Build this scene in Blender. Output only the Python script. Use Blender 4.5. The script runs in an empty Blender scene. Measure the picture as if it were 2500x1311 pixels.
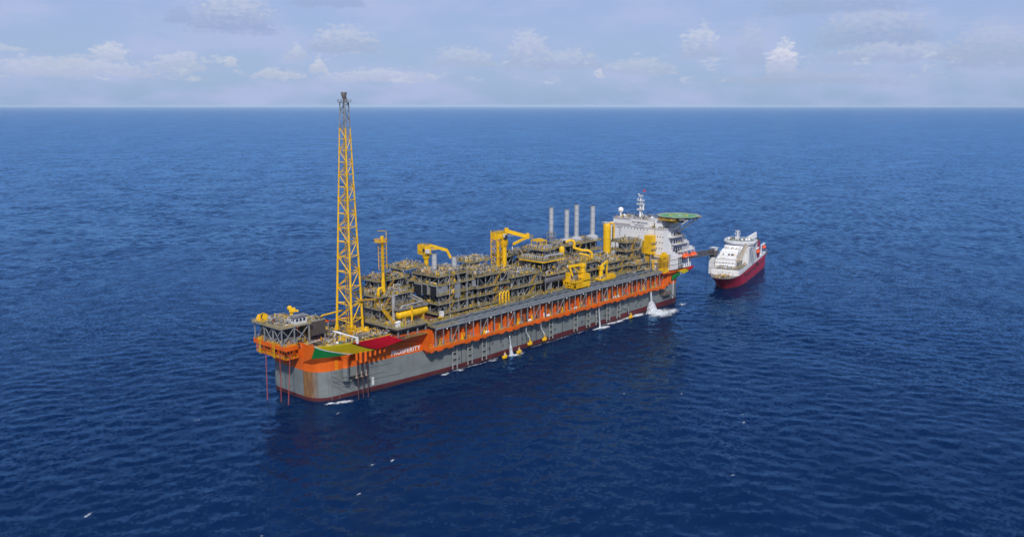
import bpy, math, random
import numpy as np
from mathutils import Vector, Matrix, noise as mnoise

S = bpy.context.scene
C = S.collection
R = math.radians
rng = random.Random(7)

# ------------------------------------------------------------------ camera, sky, sun, exposure
cam_d = bpy.data.cameras.new('camera')
cam = bpy.data.objects.new('camera', cam_d)
C.objects.link(cam)
cam.location = (-251.15, -382.2, 150.0)
cam.rotation_euler = (R(90 - 10.475), 0, R(-47.8))
cam_d.sensor_width = 36.0
cam_d.lens = 36.0 * 2150 / 2500
cam_d.clip_start = 1.0
cam_d.clip_end = 400000.0
S.camera = cam

SUN_DIR = Vector((-0.52, -0.54, 0.72)).normalized()      # towards the sun
SUN_EL = math.asin(SUN_DIR.z)
SUN_AZ = math.atan2(SUN_DIR.x, SUN_DIR.y)
sd = bpy.data.lights.new('sun', 'SUN')
sd.energy = 3.0
sd.angle = R(4.0)
sd.color = (1.0, 0.95, 0.87)
sun = bpy.data.objects.new('sun', sd)
C.objects.link(sun)
sun.rotation_euler = (-SUN_DIR).to_track_quat('-Z', 'Y').to_euler()

S.view_settings.view_transform = 'Standard'
S.view_settings.look = 'None'
S.view_settings.gamma = 1.0
S.view_settings.exposure = 0.2
S.view_settings.use_curve_mapping = False
S.cycles.max_bounces = 6
S.cycles.transparent_max_bounces = 8
S.cycles.caustics_reflective = False
S.cycles.caustics_refractive = False

# ------------------------------------------------------------------ node helpers
class NT:
    def __init__(s, tree):
        s.t = tree; s.n = tree.nodes; s.l = tree.links
    def put(s, sock, v):
        if hasattr(v, 'is_output'):
            s.l.new(v, sock)
        elif v is not None:
            sock.default_value = v
    def math(s, op, a, b=None, c=None, clamp=False):
        n = s.n.new('ShaderNodeMath'); n.operation = op; n.use_clamp = clamp
        for i, v in enumerate((a, b, c)):
            s.put(n.inputs[i], v)
        return n.outputs[0]
    def vmath(s, op, a, b=None, c=None, val=False):
        n = s.n.new('ShaderNodeVectorMath'); n.operation = op
        for i, v in enumerate((a, b, c)):
            s.put(n.inputs[i], v)
        return n.outputs['Value'] if val else n.outputs[0]
    def noise(s, vec, scale, detail=4, rough=0.55, dims='3D', out=0, dist=0.0):
        n = s.n.new('ShaderNodeTexNoise'); n.noise_dimensions = dims
        s.put(n.inputs['Vector'], vec); s.put(n.inputs['Scale'], scale)
        n.inputs['Detail'].default_value = detail; n.inputs['Roughness'].default_value = rough
        n.inputs['Distortion'].default_value = dist
        return n.outputs[out]
    def mix(s, fac, a, b, blend='MIX'):
        n = s.n.new('ShaderNodeMix'); n.data_type = 'RGBA'; n.blend_type = blend
        s.put(n.inputs[0], fac); s.put(n.inputs[6], a); s.put(n.inputs[7], b)
        return n.outputs[2]
    def ramp(s, v, a, b, c=0.0, d=1.0, smooth=True):
        n = s.n.new('ShaderNodeMapRange')
        n.interpolation_type = 'SMOOTHSTEP' if smooth else 'LINEAR'
        s.put(n.inputs[0], v)
        for i, x in enumerate((a, b, c, d)):
            s.put(n.inputs[1 + i], x)
        return n.outputs[0]
    def xyz(s, x, y, z):
        n = s.n.new('ShaderNodeCombineXYZ')
        for i, v in enumerate((x, y, z)):
            s.put(n.inputs[i], v)
        return n.outputs[0]
    def sep(s, v):
        n = s.n.new('ShaderNodeSeparateXYZ'); s.put(n.inputs[0], v); return n.outputs

def c4(c):
    return (c[0], c[1], c[2], 1.0)

# ------------------------------------------------------------------ world: daylight sky with thin high cloud and distant cumulus
W = bpy.data.worlds.new('World')
S.world = W
W.use_nodes = True
for n in list(W.node_tree.nodes):
    W.node_tree.nodes.remove(n)
w = NT(W.node_tree)
sky = w.n.new('ShaderNodeTexSky')
sky.sky_type = 'NISHITA'
sky.sun_disc = False
sky.sun_elevation = SUN_EL
sky.sun_rotation = SUN_AZ
sky.altitude = 150
sky.air_density = 1.0
sky.dust_density = 1.2
sky.ozone_density = 2.0
bg1 = w.n.new('ShaderNodeBackground'); bg1.inputs[1].default_value = 0.08
w.l.new(sky.outputs[0], bg1.inputs[0])
tc = w.n.new('ShaderNodeTexCoord')
d = tc.outputs['Generated']
dx, dy, dz = w.sep(d)[:3]
FWD = (0.7408, 0.6717); RGT = (0.6717, -0.7408)          # the compass heading the clouds are measured from
fx = w.math('ADD', w.math('MULTIPLY', dx, FWD[0]), w.math('MULTIPLY', dy, FWD[1]))
rx = w.math('ADD', w.math('MULTIPLY', dx, RGT[0]), w.math('MULTIPLY', dy, RGT[1]))
az = w.math('MULTIPLY', w.math('ARCTAN2', rx, fx), 57.2958)
el = w.math('MULTIPLY', w.math('ARCSINE', dz), 57.2958)
P0 = w.xyz(az, el, 0.0)
PN = w.xyz(az, w.math('MULTIPLY', el, 1.9), 0.0)
warp = w.noise(PN, 0.75, 6, 0.62, out=1)
P = w.vmath('ADD', P0, w.vmath('MULTIPLY', w.vmath('SUBTRACT', warp, (0.5, 0.5, 0.5)), (1.7, 0.95, 0.0)))
fine = w.noise(PN, 2.3, 5, 0.6)
finec = w.math('SUBTRACT', fine, 0.5)
# thin veil of high cloud everywhere, thicker and greyer overhead
veil_n = w.noise(w.xyz(w.math('MULTIPLY', az, 0.35), el, 0.0), 0.42, 4, 0.55)
veil = w.ramp(veil_n, 0.30, 0.72, 0.74, 0.97)
low = w.ramp(el, -0.5, 7.0, 0.0, 1.0)
high = w.ramp(el, 6.0, 40.0, 0.0, 1.0)
veil_col = w.mix(low, c4((0.315, 0.465, 0.750)), c4((0.345, 0.450, 0.765)))
veil_col = w.mix(w.ramp(veil_n, 0.38, 0.66), veil_col, c4((0.425, 0.505, 0.770)))
veil_col = w.mix(high, veil_col, c4((0.24, 0.36, 0.66)))
veil = w.mix(high, veil, w.math('MULTIPLY', veil, 0.42))
col = veil_col
alpha_all = veil
# distant cloud banks: (azimuth deg, elevation of the base deg, half width, height, top grey 0..1, base grey 0..1, opacity)
CLOUDS = [
    (-17.0, 4.55, 2.7, 2.8, 0.66, 0.10, 0.72), (-20.1, 4.85, 1.0, 0.9, 0.15, 0.08, 0.6), (-11.4, 6.0, 2.6, 1.2, 0.18, 0.08, 0.6), (-31, 6.1, 3.2, 1.0, .2, .05, .7),
    (-10.5, 3.35, 2.5, 1.7, 0.62, 0.16, 0.7), (-13.5, 2.75, 0.75, 1.2, 0.70, 0.35, 0.6), (-12.1, 2.05, 0.55, 1.1, 0.85, 0.5, 0.7),
    (-26.2, 1.75, 5.2, 1.15, 0.72, 0.45, 0.62), (-24.0, 2.75, 1.15, 0.9, 0.85, 0.5, 0.66), (-29.0, 2.90, 1.0, 0.35, 0.75, 0.5, 0.5),
    (-20.3, 2.1, 1.7, 1.2, 0.75, 0.4, 0.6), (-17.2, 2.40, 0.55, 0.55, 0.8, 0.5, 0.6), (-14.5, 1.68, 1.9, 0.6, 0.8, 0.5, 0.6),
    (-8.3, 1.55, 4.0, 0.85, 0.72, 0.45, 0.6), (-3.0, 2.55, 2.3, 1.2, 0.60, 0.25, 0.6), (1.0, 2.50, 1.6, 2.4, 0.66, 0.2, 0.6),
    (3.7, 2.40, 2.2, 1.3, 0.55, 0.2, 0.6), (5.5, 1.85, 0.42, 0.45, 0.85, 0.6, 0.7), (11.7, 3.0, 1.4, 2.2, 0.76, 0.22, 0.66),
    (14.8, 2.7, 1.1, 2.8, 0.5, 0.2, 0.5), (16.7, 2.15, 1.05, 1.9, 1.0, 0.45, 0.88), (21.7, 3.65, 3.6, 2.4, 0.50, 0.08, 0.66),
    (19.5, 5.55, 4.6, 1.7, 0.28, 0.08, 0.6), (23.0, 2.6, 4.4, 1.2, 0.55, 0.2, 0.6), (28.0, 2.4, 2.7, 2.5, 0.45, 0.15, 0.6),
    (8.0, 2.0, 2.6, 1.0, 0.6, 0.3, 0.55), (18.0, 1.4, 5.5, 0.7, 0.35, 0.2, 0.5),
    (-44.0, 2.3, 4.0, 2.2, 0.7, 0.2, 0.6), (42.0, 2.6, 5.0, 2.4, 0.6, 0.15, 0.6)]
for (ca, ce, hw, hh, tg, bgk, op) in CLOUDS:
    sx, sy = 1.0 / hw, 1.0 / (hh * 0.95)
    L = w.vmath('MULTIPLY_ADD', P, (sx, sy, 0), (-ca * sx, -ce * sy, 0))
    ln = w.vmath('LENGTH', L, val=True)
    f = w.math('MULTIPLY_ADD', finec, 1.25, w.math('SUBTRACT', 1.02, ln))
    ly = w.sep(L)[1]
    f = w.math('MINIMUM', f, w.math('MULTIPLY_ADD', finec, 0.5, w.math('MULTIPLY_ADD', ly, 1.7, 0.34)))
    a = w.ramp(f, 0.0, 0.34, 0.0, min(0.97, op * 1.15))
    t = w.ramp(w.math('MULTIPLY_ADD', finec, 1.2, ly), 0.02, 0.8, bgk, tg)
    ccol = w.mix(t, c4((0.280, 0.372, 0.640)), c4((0.700, 0.715, 0.830)))
    col = w.mix(a, col, ccol)
    alpha_all = w.math('MAXIMUM', alpha_all, a)
# a broken row of small far cumulus low over the horizon, all round
cb = w.noise(w.xyz(w.math('MULTIPLY', az, 0.8), w.math('MULTIPLY', el, 1.9), 3.7), 0.95, 7, 0.62)
bandm = w.math('MULTIPLY', w.ramp(el, 0.9, 1.7), w.ramp(el, 4.6, 2.2))
ca_ = w.ramp(w.math('MULTIPLY_ADD', w.math('SUBTRACT', bandm, 1.0), 0.22, cb), 0.50, 0.64, 0.0, 0.55)
col = w.mix(ca_, col, w.mix(w.ramp(cb, 0.52, 0.72), c4((0.40, 0.485, 0.735)), c4((0.62, 0.66, 0.80))))
alpha_all = w.math('MAXIMUM', alpha_all, ca_)
bg2 = w.n.new('ShaderNodeBackground'); w.l.new(col, bg2.inputs[0]); bg2.inputs[1].default_value = 0.87
mx = w.n.new('ShaderNodeMixShader')
w.l.new(alpha_all, mx.inputs[0]); w.l.new(bg1.outputs[0], mx.inputs[1]); w.l.new(bg2.outputs[0], mx.inputs[2])
wo = w.n.new('ShaderNodeOutputWorld'); w.l.new(mx.outputs[0], wo.inputs[0])
W.cycles.sampling_method = 'MANUAL'
W.cycles.sample_map_resolution = 512

# ------------------------------------------------------------------ materials
MATS = {}
def paint(name, color, rough=0.5, var=0.25, dirt=None, dirt_amt=0.0, scale=0.35, metal=0.0, spec=0.4):
    if name in MATS:
        return MATS[name]
    m = bpy.data.materials.new(name); m.use_nodes = True
    k = NT(m.node_tree)
    b = k.n['Principled BSDF']
    g = k.n.new('ShaderNodeNewGeometry').outputs['Position']
    n1 = k.noise(g, scale, 5, 0.6)
    hi = tuple(min(1.0, x * (1 + var)) for x in color); lo = tuple(x * (1 - var) for x in color)
    col = k.mix(k.ramp(n1, 0.25, 0.75), c4(lo), c4(hi))
    if dirt_amt > 0:
        st = k.noise(k.vmath('MULTIPLY', g, (1.1, 1.1, 0.12)), 1.3, 5, 0.65)
        col = k.mix(k.ramp(st, 0.52, 0.75, 0.0, dirt_amt), col, c4(dirt or (0.12, 0.07, 0.04)))
    k.put(b.inputs['Base Color'], col)
    k.put(b.inputs['Roughness'], k.ramp(n1, 0.2, 0.8, rough - 0.1, rough + 0.12))
    b.inputs['Metallic'].default_value = metal
    b.inputs['Specular IOR Level'].default_value = spec
    MATS[name] = m
    return m

YEL = paint('yellow paint', (0.82, 0.48, 0.006), 0.45, 0.14, (0.38, 0.19, 0.03), 0.5)
YELD = paint('weathered yellow', (0.52, 0.31, 0.03), 0.5, 0.2, (0.2, 0.12, 0.05), 0.4)
RAIL = paint('handrail yellow', (0.42, 0.31, 0.05), 0.5, 0.25)
ORG = paint('orange paint', (0.72, 0.125, 0.006), 0.45, 0.10, (0.28, 0.07, 0.02), 0.35)
STEEL = paint('grey steelwork', (0.25, 0.265, 0.285), 0.5, 0.2, (0.13, 0.09, 0.06), 0.35)
DARK = paint('dark equipment', (0.034, 0.037, 0.046), 0.5, 0.3)
MID = paint('mid grey equipment', (0.215, 0.21, 0.205), 0.5, 0.3, (0.1, 0.07, 0.05), 0.4)
DECK = paint('grating deck', (0.095, 0.092, 0.085), 0.7, 0.3, (0.12, 0.07, 0.04), 0.5)
DECKE = paint('deck edge steel', (0.25, 0.235, 0.20), 0.6, 0.2)
REDDK = paint('red brown deck paint', (0.15, 0.055, 0.042), 0.7, 0.3, (0.06, 0.05, 0.05), 0.5)
SILV = paint('clad pipe', (0.47, 0.455, 0.45), 0.35, 0.15, metal=0.35)
STK = paint('stack cladding', (0.50, 0.51, 0.535), 0.42, 0.06, (0.32, 0.32, 0.33), 0.3, metal=0.2)
WHT = paint('white paint', (0.80, 0.80, 0.80), 0.4, 0.04, (0.55, 0.47, 0.38), 0.22)
WHT2 = paint('off white paint', (0.66, 0.665, 0.68), 0.45, 0.08, (0.4, 0.33, 0.27), 0.35)
REDP = paint('red paint', (0.36, 0.012, 0.03), 0.4, 0.15, (0.16, 0.03, 0.03), 0.3)
REDF = paint('flag red', (0.60, 0.004, 0.022), 0.5, 0.06)
GRNF = paint('flag green', (0.006, 0.235, 0.05), 0.5, 0.08)
YELF = paint('flag yellow', (0.68, 0.53, 0.006), 0.5, 0.08)
BLKF = paint('flag black', (0.012, 0.011, 0.013), 0.5, 0.1)
WHTF = paint('flag white', (0.72, 0.78, 0.84), 0.5, 0.05)
LIFE = paint('lifeboat orange', (0.85, 0.11, 0.02), 0.35, 0.08)
BROWN = paint('brown wall', (0.075, 0.062, 0.058), 0.6, 0.2)
HELI = paint('helideck green', (0.11, 0.34, 0.16), 0.6, 0.12)
GLASS = paint('dark window glass', (0.02, 0.035, 0.07), 0.12, 0.1, spec=0.8)
BLUEG = paint('bluish window panel', (0.16, 0.26, 0.42), 0.3, 0.1)
BLK = paint('black steel', (0.022, 0.022, 0.026), 0.5, 0.2)
SLOT = paint('painted recess shade', (0.008, 0.010, 0.016), 0.7, 0.2)  # near-black colour standing in for the shade inside slots and intakes
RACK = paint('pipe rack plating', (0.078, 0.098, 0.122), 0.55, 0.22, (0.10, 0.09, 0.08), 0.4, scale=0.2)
LINE = paint('red line coating', (0.30, 0.05, 0.045), 0.5, 0.2)
LINED = paint('dark line coating', (0.075, 0.03, 0.035), 0.5, 0.2)
TANKG = paint('dark grey vessel', (0.115, 0.115, 0.13), 0.4, 0.1)
TEAL = paint('green awning', (0.0, 0.13, 0.12), 0.5, 0.1)
TEXTM = paint('white lettering', (0.80, 0.80, 0.80), 0.5, 0.02)
TEXTD = paint('dark lettering', (0.05, 0.06, 0.12), 0.5, 0.02)
BEIGE = paint('beige steel', (0.50, 0.43, 0.34), 0.5, 0.15)
GRNS = paint('dark green stripe', (0.01, 0.10, 0.10), 0.5, 0.1)

def hull_material(name, base, rust=True, streak=0.5, weld=True):
    m = bpy.data.materials.new(name); m.use_nodes = True
    k = NT(m.node_tree); b = k.n['Principled BSDF']
    g = k.n.new('ShaderNodeNewGeometry').outputs['Position']
    x, y, z = k.sep(g)[:3]
    n1 = k.noise(g, 0.12, 5, 0.6)
    col = k.mix(k.ramp(n1, 0.3, 0.7), c4(tuple(v * 0.86 for v in base)), c4(tuple(v * 1.12 for v in base)))
    sv = k.vmath('MULTIPLY', g, (1.0, 1.0, 0.06))
    s1 = k.noise(sv, 0.9, 5, 0.7)
    col = k.mix(k.ramp(s1, 0.50, 0.78, 0.0, streak), col, c4(tuple(v * 0.55 for v in base)))
    s2 = k.noise(k.vmath('MULTIPLY', g, (1.0, 1.0, 0.05)), 0.42, 4, 0.7)
    col = k.mix(k.ramp(s2, 0.66, 0.80, 0.0, 0.55), col, c4((0.16, 0.085, 0.04)))
    # plate by plate differences, weld seams, wet foot of the side
    wn = k.n.new('ShaderNodeTexWhiteNoise'); wn.noise_dimensions = '2D'
    k.put(wn.inputs['Vector'], k.xyz(k.math('FLOOR', k.math('DIVIDE', x, 7.3)), k.math('FLOOR', k.math('DIVIDE', z, 4.1)), 0.0))
    col = k.mix(k.ramp(wn.outputs['Value'], 0.0, 1.0, 0.0, 0.16, False), col, c4(tuple(v * 0.62 for v in base)))
    def seam(c_, p_, w_): return k.math('LESS_THAN', k.math('ABSOLUTE', k.math('SUBTRACT', k.math('FRACT', k.math('DIVIDE', c_, p_)), 0.5)), w_ / p_)
    sm = k.math('MAXIMUM', seam(x, 14.6, 0.09), seam(z, 4.1, 0.05))
    col = k.mix(k.math('MULTIPLY', sm, 0.35), col, c4(tuple(v * 0.45 for v in base)))
    wet = k.ramp(k.math('ADD', z, k.math('MULTIPLY', k.math('SUBTRACT', s1, 0.5), 3.0)), 0.4, 1.9, 0.65, 0.0)
    col = k.mix(wet, col, c4((0.025, 0.022, 0.022)))
    if rust:
        # long rust stain running down the flat end beside the near corner
        ry = k.ramp(y, -19.5, -8.9, 0.0, 1.0, False)
        sharp = k.math('LESS_THAN', y, -8.95)
        onend = k.math('LESS_THAN', x, 9.0)
        nz = k.noise(k.vmath('MULTIPLY', g, (0.5, 0.8, 0.13)), 1.0, 5, 0.65)
        f = k.math('MULTIPLY', k.math('MULTIPLY', sharp, onend), k.ramp(k.math('ADD', ry, k.math('MULTIPLY', k.math('SUBTRACT', nz, 0.5), 0.7)), 0.10, 0.50))
        f = k.math('MULTIPLY', f, 0.92)
        col = k.mix(f, col, k.mix(k.ramp(nz, 0.35, 0.65), c4((0.30, 0.135, 0.035)), c4((0.14, 0.07, 0.03))))
    k.put(b.inputs['Base Color'], col)
    k.put(b.inputs['Roughness'], k.ramp(n1, 0.2, 0.8, 0.4, 0.62))
    b.inputs['Specular IOR Level'].default_value = 0.35
    bp = k.n.new('ShaderNodeBump'); bp.inputs['Strength'].default_value = 0.25; bp.inputs['Distance'].default_value = 0.3
    k.put(bp.inputs['Height'], k.noise(g, 0.25, 2, 0.5)); k.l.new(bp.outputs[0], b.inputs['Normal'])
    return m
HULLG = hull_material('grey hull plating', (0.195, 0.220, 0.220))
BOOT = hull_material('red antifouling', (0.115, 0.017, 0.022), rust=False, streak=0.6)
ORGH = hull_material('orange hull plating', (0.72, 0.125, 0.006), rust=False, streak=0.22)

# ------------------------------------------------------------------ mesh helpers
class MB:
    def __init__(s):
        s.v = []; s.f = []
    def add(s, vs, fs):
        o = len(s.v); s.v += [tuple(p) for p in vs]; s.f += [tuple(i + o for i in q) for q in fs]
    def box(s, x0, x1, y0, y1, z0, z1):
        s.add([(x0, y0, z0), (x1, y0, z0), (x1, y1, z0), (x0, y1, z0), (x0, y0, z1), (x1, y0, z1), (x1, y1, z1), (x0, y1, z1)],
              [(0, 3, 2, 1), (4, 5, 6, 7), (0, 1, 5, 4), (1, 2, 6, 5), (2, 3, 7, 6), (3, 0, 4, 7)])
    def obox(s, c, sz, rz=0.0, ry=0.0):
        hx, hy, hz = sz[0] / 2, sz[1] / 2, sz[2] / 2
        M = Matrix.Translation(c) @ Matrix.Rotation(rz, 4, 'Z') @ Matrix.Rotation(ry, 4, 'Y')
        vs = [M @ Vector(p) for p in ((-hx, -hy, -hz), (hx, -hy, -hz), (hx, hy, -hz), (-hx, hy, -hz), (-hx, -hy, hz), (hx, -hy, hz), (hx, hy, hz), (-hx, hy, hz))]
        s.add(vs, [(0, 3, 2, 1), (4, 5, 6, 7), (0, 1, 5, 4), (1, 2, 6, 5), (2, 3, 7, 6), (3, 0, 4, 7)])
    def beam(s, a, b, w=0.3, h=None):
        a = Vector(a); b = Vector(b); h = h or w
        dd = b - a
        if dd.length < 1e-5: return
        dd.normalize()
        up = Vector((0, 0, 1)) if abs(dd.z) < 0.98 else Vector((1, 0, 0))
        u = dd.cross(up).normalized(); q = u.cross(dd).normalized()
        u = u * w / 2; q = q * h / 2
        s.add([a - u - q, a + u - q, a + u + q, a - u + q, b - u - q, b + u - q, b + u + q, b - u + q],
              [(0, 3, 2, 1), (4, 5, 6, 7), (0, 1, 5, 4), (1, 2, 6, 5), (2, 3, 7, 6), (3, 0, 4, 7)])
    def tube(s, a, b, r, n=8, r2=None, caps=True):
        a = Vector(a); b = Vector(b); r2 = r if r2 is None else r2
        dd = (b - a)
        if dd.length < 1e-6: return
        dd.normalize()
        up = Vector((0, 0, 1)) if abs(dd.z) < 0.98 else Vector((1, 0, 0))
        u = dd.cross(up).normalized(); q = u.cross(dd).normalized()
        vs = []
        for p, rr in ((a, r), (b, r2)):
            for i in range(n):
                t = 2 * math.pi * i / n
                vs.append(p + (u * math.cos(t) + q * math.sin(t)) * rr)
        fs = [(i, (i + 1) % n, n + (i + 1) % n, n + i) for i in range(n)]
        if caps:
            fs += [tuple(range(n - 1, -1, -1)), tuple(range(n, 2 * n))]
        s.add(vs, fs)
    def path(s, pts, r, n=6):
        for i in range(len(pts) - 1):
            s.tube(pts[i], pts[i + 1], r, n)
        for p in pts[1:-1]:
            s.ball(p, r * 1.02, 6, 4)
    def ball(s, c, r, n=10, m=6, sz=1.0):
        vs = []; fs = []
        for j in range(m + 1):
            ph = math.pi * j / m
            for i in range(n):
                t = 2 * math.pi * i / n
                vs.append((c[0] + r * math.sin(ph) * math.cos(t), c[1] + r * math.sin(ph) * math.sin(t), c[2] + r * sz * math.cos(ph)))
        for j in range(m):
            for i in range(n):
                fs.append((j * n + i, j * n + (i + 1) % n, (j + 1) * n + (i + 1) % n, (j + 1) * n + i)[::-1])
        s.add(vs, fs)
    def lathe(s, prof, o, ax=(0, 0, 1), n=16):
        ax = Vector(ax).normalized(); o = Vector(o)
        up = Vector((0, 0, 1)) if abs(ax.z) < 0.98 else Vector((1, 0, 0))
        u = ax.cross(up).normalized(); q = ax.cross(u).normalized()
        vs = []; fs = []
        for (r, h) in prof:
            for i in range(n):
                t = 2 * math.pi * i / n
                vs.append(o + ax * h + (u * math.cos(t) + q * math.sin(t)) * max(r, 1e-3))
        for j in range(len(prof) - 1):
            for i in range(n):
                fs.append((j * n + i, j * n + (i + 1) % n, (j + 1) * n + (i + 1) % n, (j + 1) * n + i))
        fs += [tuple(range(n - 1, -1, -1)), tuple((len(prof) - 1) * n + i for i in range(n))]
        s.add(vs, fs)
    def tank(s, a, b, r, n=18):
        L = (Vector(b) - Vector(a)).length
        e = r * 0.55
        prof = [(0.02, 0), (r * 0.45, e * 0.12), (r * 0.8, e * 0.45), (r * 0.96, e * 0.8), (r, e), (r, L - e), (r * 0.96, L - e * 0.8), (r * 0.8, L - e * 0.45), (r * 0.45, L - e * 0.12), (0.02, L)]
        s.lathe(prof, a, Vector(b) - Vector(a), n)
    def prism(s, poly, z0, z1):
        n = len(poly)
        vs = [(p[0], p[1], z0) for p in poly] + [(p[0], p[1], z1) for p in poly]
        s.add(vs, [tuple(range(n - 1, -1, -1)), tuple(range(n, 2 * n))] + [(i, (i + 1) % n, n + (i + 1) % n, n + i) for i in range(n)])
    def rail(s, pts, z, closed=True, h=1.15, step=2.0, w=0.10):
        q = list(pts) + ([pts[0]] if closed else [])
        for i in range(len(q) - 1):
            a, b = q[i], q[i + 1]
            L = math.hypot(b[0] - a[0], b[1] - a[1])
            if L < 0.3: continue
            for hh in (h, h * 0.52):
                s.beam((a[0], a[1], z + hh), (b[0], b[1], z + hh), w)
            s.beam((a[0], a[1], z + 0.10), (b[0], b[1], z + 0.10), 0.04, 0.14)
            k = max(1, int(L / step))
            for j in range(k + 1):
                t = j / k
                px, py = a[0] + (b[0] - a[0]) * t, a[1] + (b[1] - a[1]) * t
                s.beam((px, py, z), (px, py, z + h), w)
    def build(s, name, mat, parent=None, kind=None, label=None, local=False, smooth=True, angle=35):
        if parent is not None and not local:
            o = parent['_o']; vs = [(p[0] - o[0], p[1] - o[1], p[2] - o[2]) for p in s.v]
        else:
            vs = s.v
        me = bpy.data.meshes.new(name)
        me.from_pydata(vs, [], s.f)
        if smooth:
            me.shade_smooth(); me.set_sharp_from_angle(angle=R(angle))
        me.materials.append(mat)
        ob = bpy.data.objects.new(name, me)
        C.objects.link(ob)
        if parent is not None:
            ob.parent = parent
            ob['_o'] = list(parent['_o'])
        else:
            ob['_o'] = [0, 0, 0]
        if kind: ob['kind'] = kind
        if label: ob['label'] = label
        return ob

def thing(name, label, cat, loc=(0, 0, 0), rz=0.0, group=None):
    o = bpy.data.objects.new(name, None)
    o.empty_display_size = 1.0
    C.objects.link(o)
    o.location = loc; o.rotation_euler = (0, 0, rz)
    o['label'] = label; o['category'] = cat; o['_o'] = list(loc)
    if group: o['group'] = group
    return o
def tag(o, label, cat, group=None):
    o['label'] = label; o['category'] = cat
    if group: o['group'] = group
    return o

def smalls(acc, x0, x1, y0, y1, z, n, r, hmax=2.6, q=0.72):
    """small pipework, valves, lamps and boxes spread over a piece of deck, gathered by colour"""
    cols = ['grey'] * 9 + ['silver'] * 9 + ['yellow'] * 5 + ['yel2'] * 4 + ['white'] * 2 + ['dark'] * 6 + (['red'] if r.random() < .5 else [])
    for _ in range(int(n * 1.55)):
        c = r.choice(cols); mb = acc.setdefault(c, MB())
        x = r.uniform(x0, x1); y = r.uniform(y0, y1); k = r.random()
        if k < 0.34:
            L = r.uniform(1.6, 6); rr = r.uniform(0.07, 0.20); h = r.uniform(0.3, hmax * 0.85)
            if r.random() < 0.6:
                a, b = (x, y), (min(x1, x + L), y)
            else:
                a, b = (x, y), (x, min(y1, y + L))
            pts = [(a[0], a[1], z), (a[0], a[1], z + h), (b[0], b[1], z + h)]
            if r.random() < 0.6: pts.append((b[0], b[1], z))
            mb.path(pts, rr, 6)
        elif k < 0.56:
            h = r.uniform(0.6, hmax); rr = r.uniform(0.10, 0.28)
            mb.tube((x, y, z), (x, y, z + h), rr, 6)
            mb.tube((x, y, z + h * 0.6), (x, y, z + h * 0.75), rr * 1.6, 6)
        elif k < 0.70:
            sx, sy, h = r.uniform(0.4, 1.4), r.uniform(0.4, 1.2), r.uniform(0.4, min(1.6, hmax))
            if c in ('white', 'red'): sx, sy, h = sx * .5, sy * .5, h * .5
            mb.obox((x, y, z + h / 2), (sx, sy, h))
        elif k < 0.79:
            rr = r.uniform(0.25, 0.6) * (.6 if c in ('white', 'red') else 1); L = r.uniform(1.2, 2.8)
            if r.random() < 0.5: mb.tank((x, y, z + rr + 0.3), (min(x1, x + L), y, z + rr + 0.3), rr, 8)
            else: mb.tank((x, y, z + rr + 0.3), (x, min(y1, y + L), z + rr + 0.3), rr, 8)
        elif k < 0.87:
            h = r.uniform(1.6, hmax + 0.8)
            acc.setdefault('grey', MB()).tube((x, y, z), (x, y, z + h), 0.06, 5)
            acc.setdefault('white', MB()).obox((x + 0.25, y, z + h), (0.8, 0.25, 0.16), r.choice((0, 0.8, 1.57)))
        else:
            w_ = r.uniform(0.7, 1.8); h = r.uniform(1.0, hmax)
            mb.path([(x, y, z), (x, y, z + h * 0.8), (x + w_ * 0.2, y, z + h), (x + w_ * 0.8, y, z + h), (x + w_, y, z + h * 0.8), (x + w_, y, z)], r.uniform(0.08, 0.18), 5)
COLM = {'yel2': RAIL, 'grey': MID, 'silver': SILV, 'yellow': YEL, 'white': WHT, 'dark': DARK, 'red': REDP}
NAMES = {'yel2': 'dull_yellow_pipework', 'grey': 'grey_pipework', 'silver': 'clad_pipework', 'yellow': 'yellow_pipework', 'white': 'white_fittings', 'dark': 'dark_pipework', 'red': 'red_fittings'}
def flush(acc, parent):
    for c, mb in acc.items():
        if mb.v: mb.build(NAMES[c], COLM[c], parent, kind='stuff')

def text_mesh(name, cu, mat, parent):
    o = bpy.data.objects.new(name, cu); C.objects.link(o)
    dg = bpy.context.evaluated_depsgraph_get()
    me = bpy.data.meshes.new_from_object(o.evaluated_get(dg))
    bpy.data.objects.remove(o); bpy.data.curves.remove(cu)
    me.materials.clear(); me.materials.append(mat)
    o = bpy.data.objects.new(name, me); C.objects.link(o); o.parent = parent
    return o

def stair(mb, a, b, wdt=0.9):
    a = Vector(a); b = Vector(b)
    dd = (b - a); side = Vector((-dd.y, dd.x, 0)).normalized() * wdt / 2 if (abs(dd.x) + abs(dd.y)) > 0.01 else Vector((0, wdt / 2, 0))
    for sgn in (-1, 1):
        mb.beam(a + side * sgn, b + side * sgn, 0.12, 0.25)
        mb.beam(a + side * sgn + Vector((0, 0, 1)), b + side * sgn + Vector((0, 0, 1)), 0.09)
    n = max(3, int(dd.length / 0.6))
    for i in range(1, n):
        p = a + dd * (i / n)
        mb.beam(p - side, p + side, 0.28, 0.05)

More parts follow.
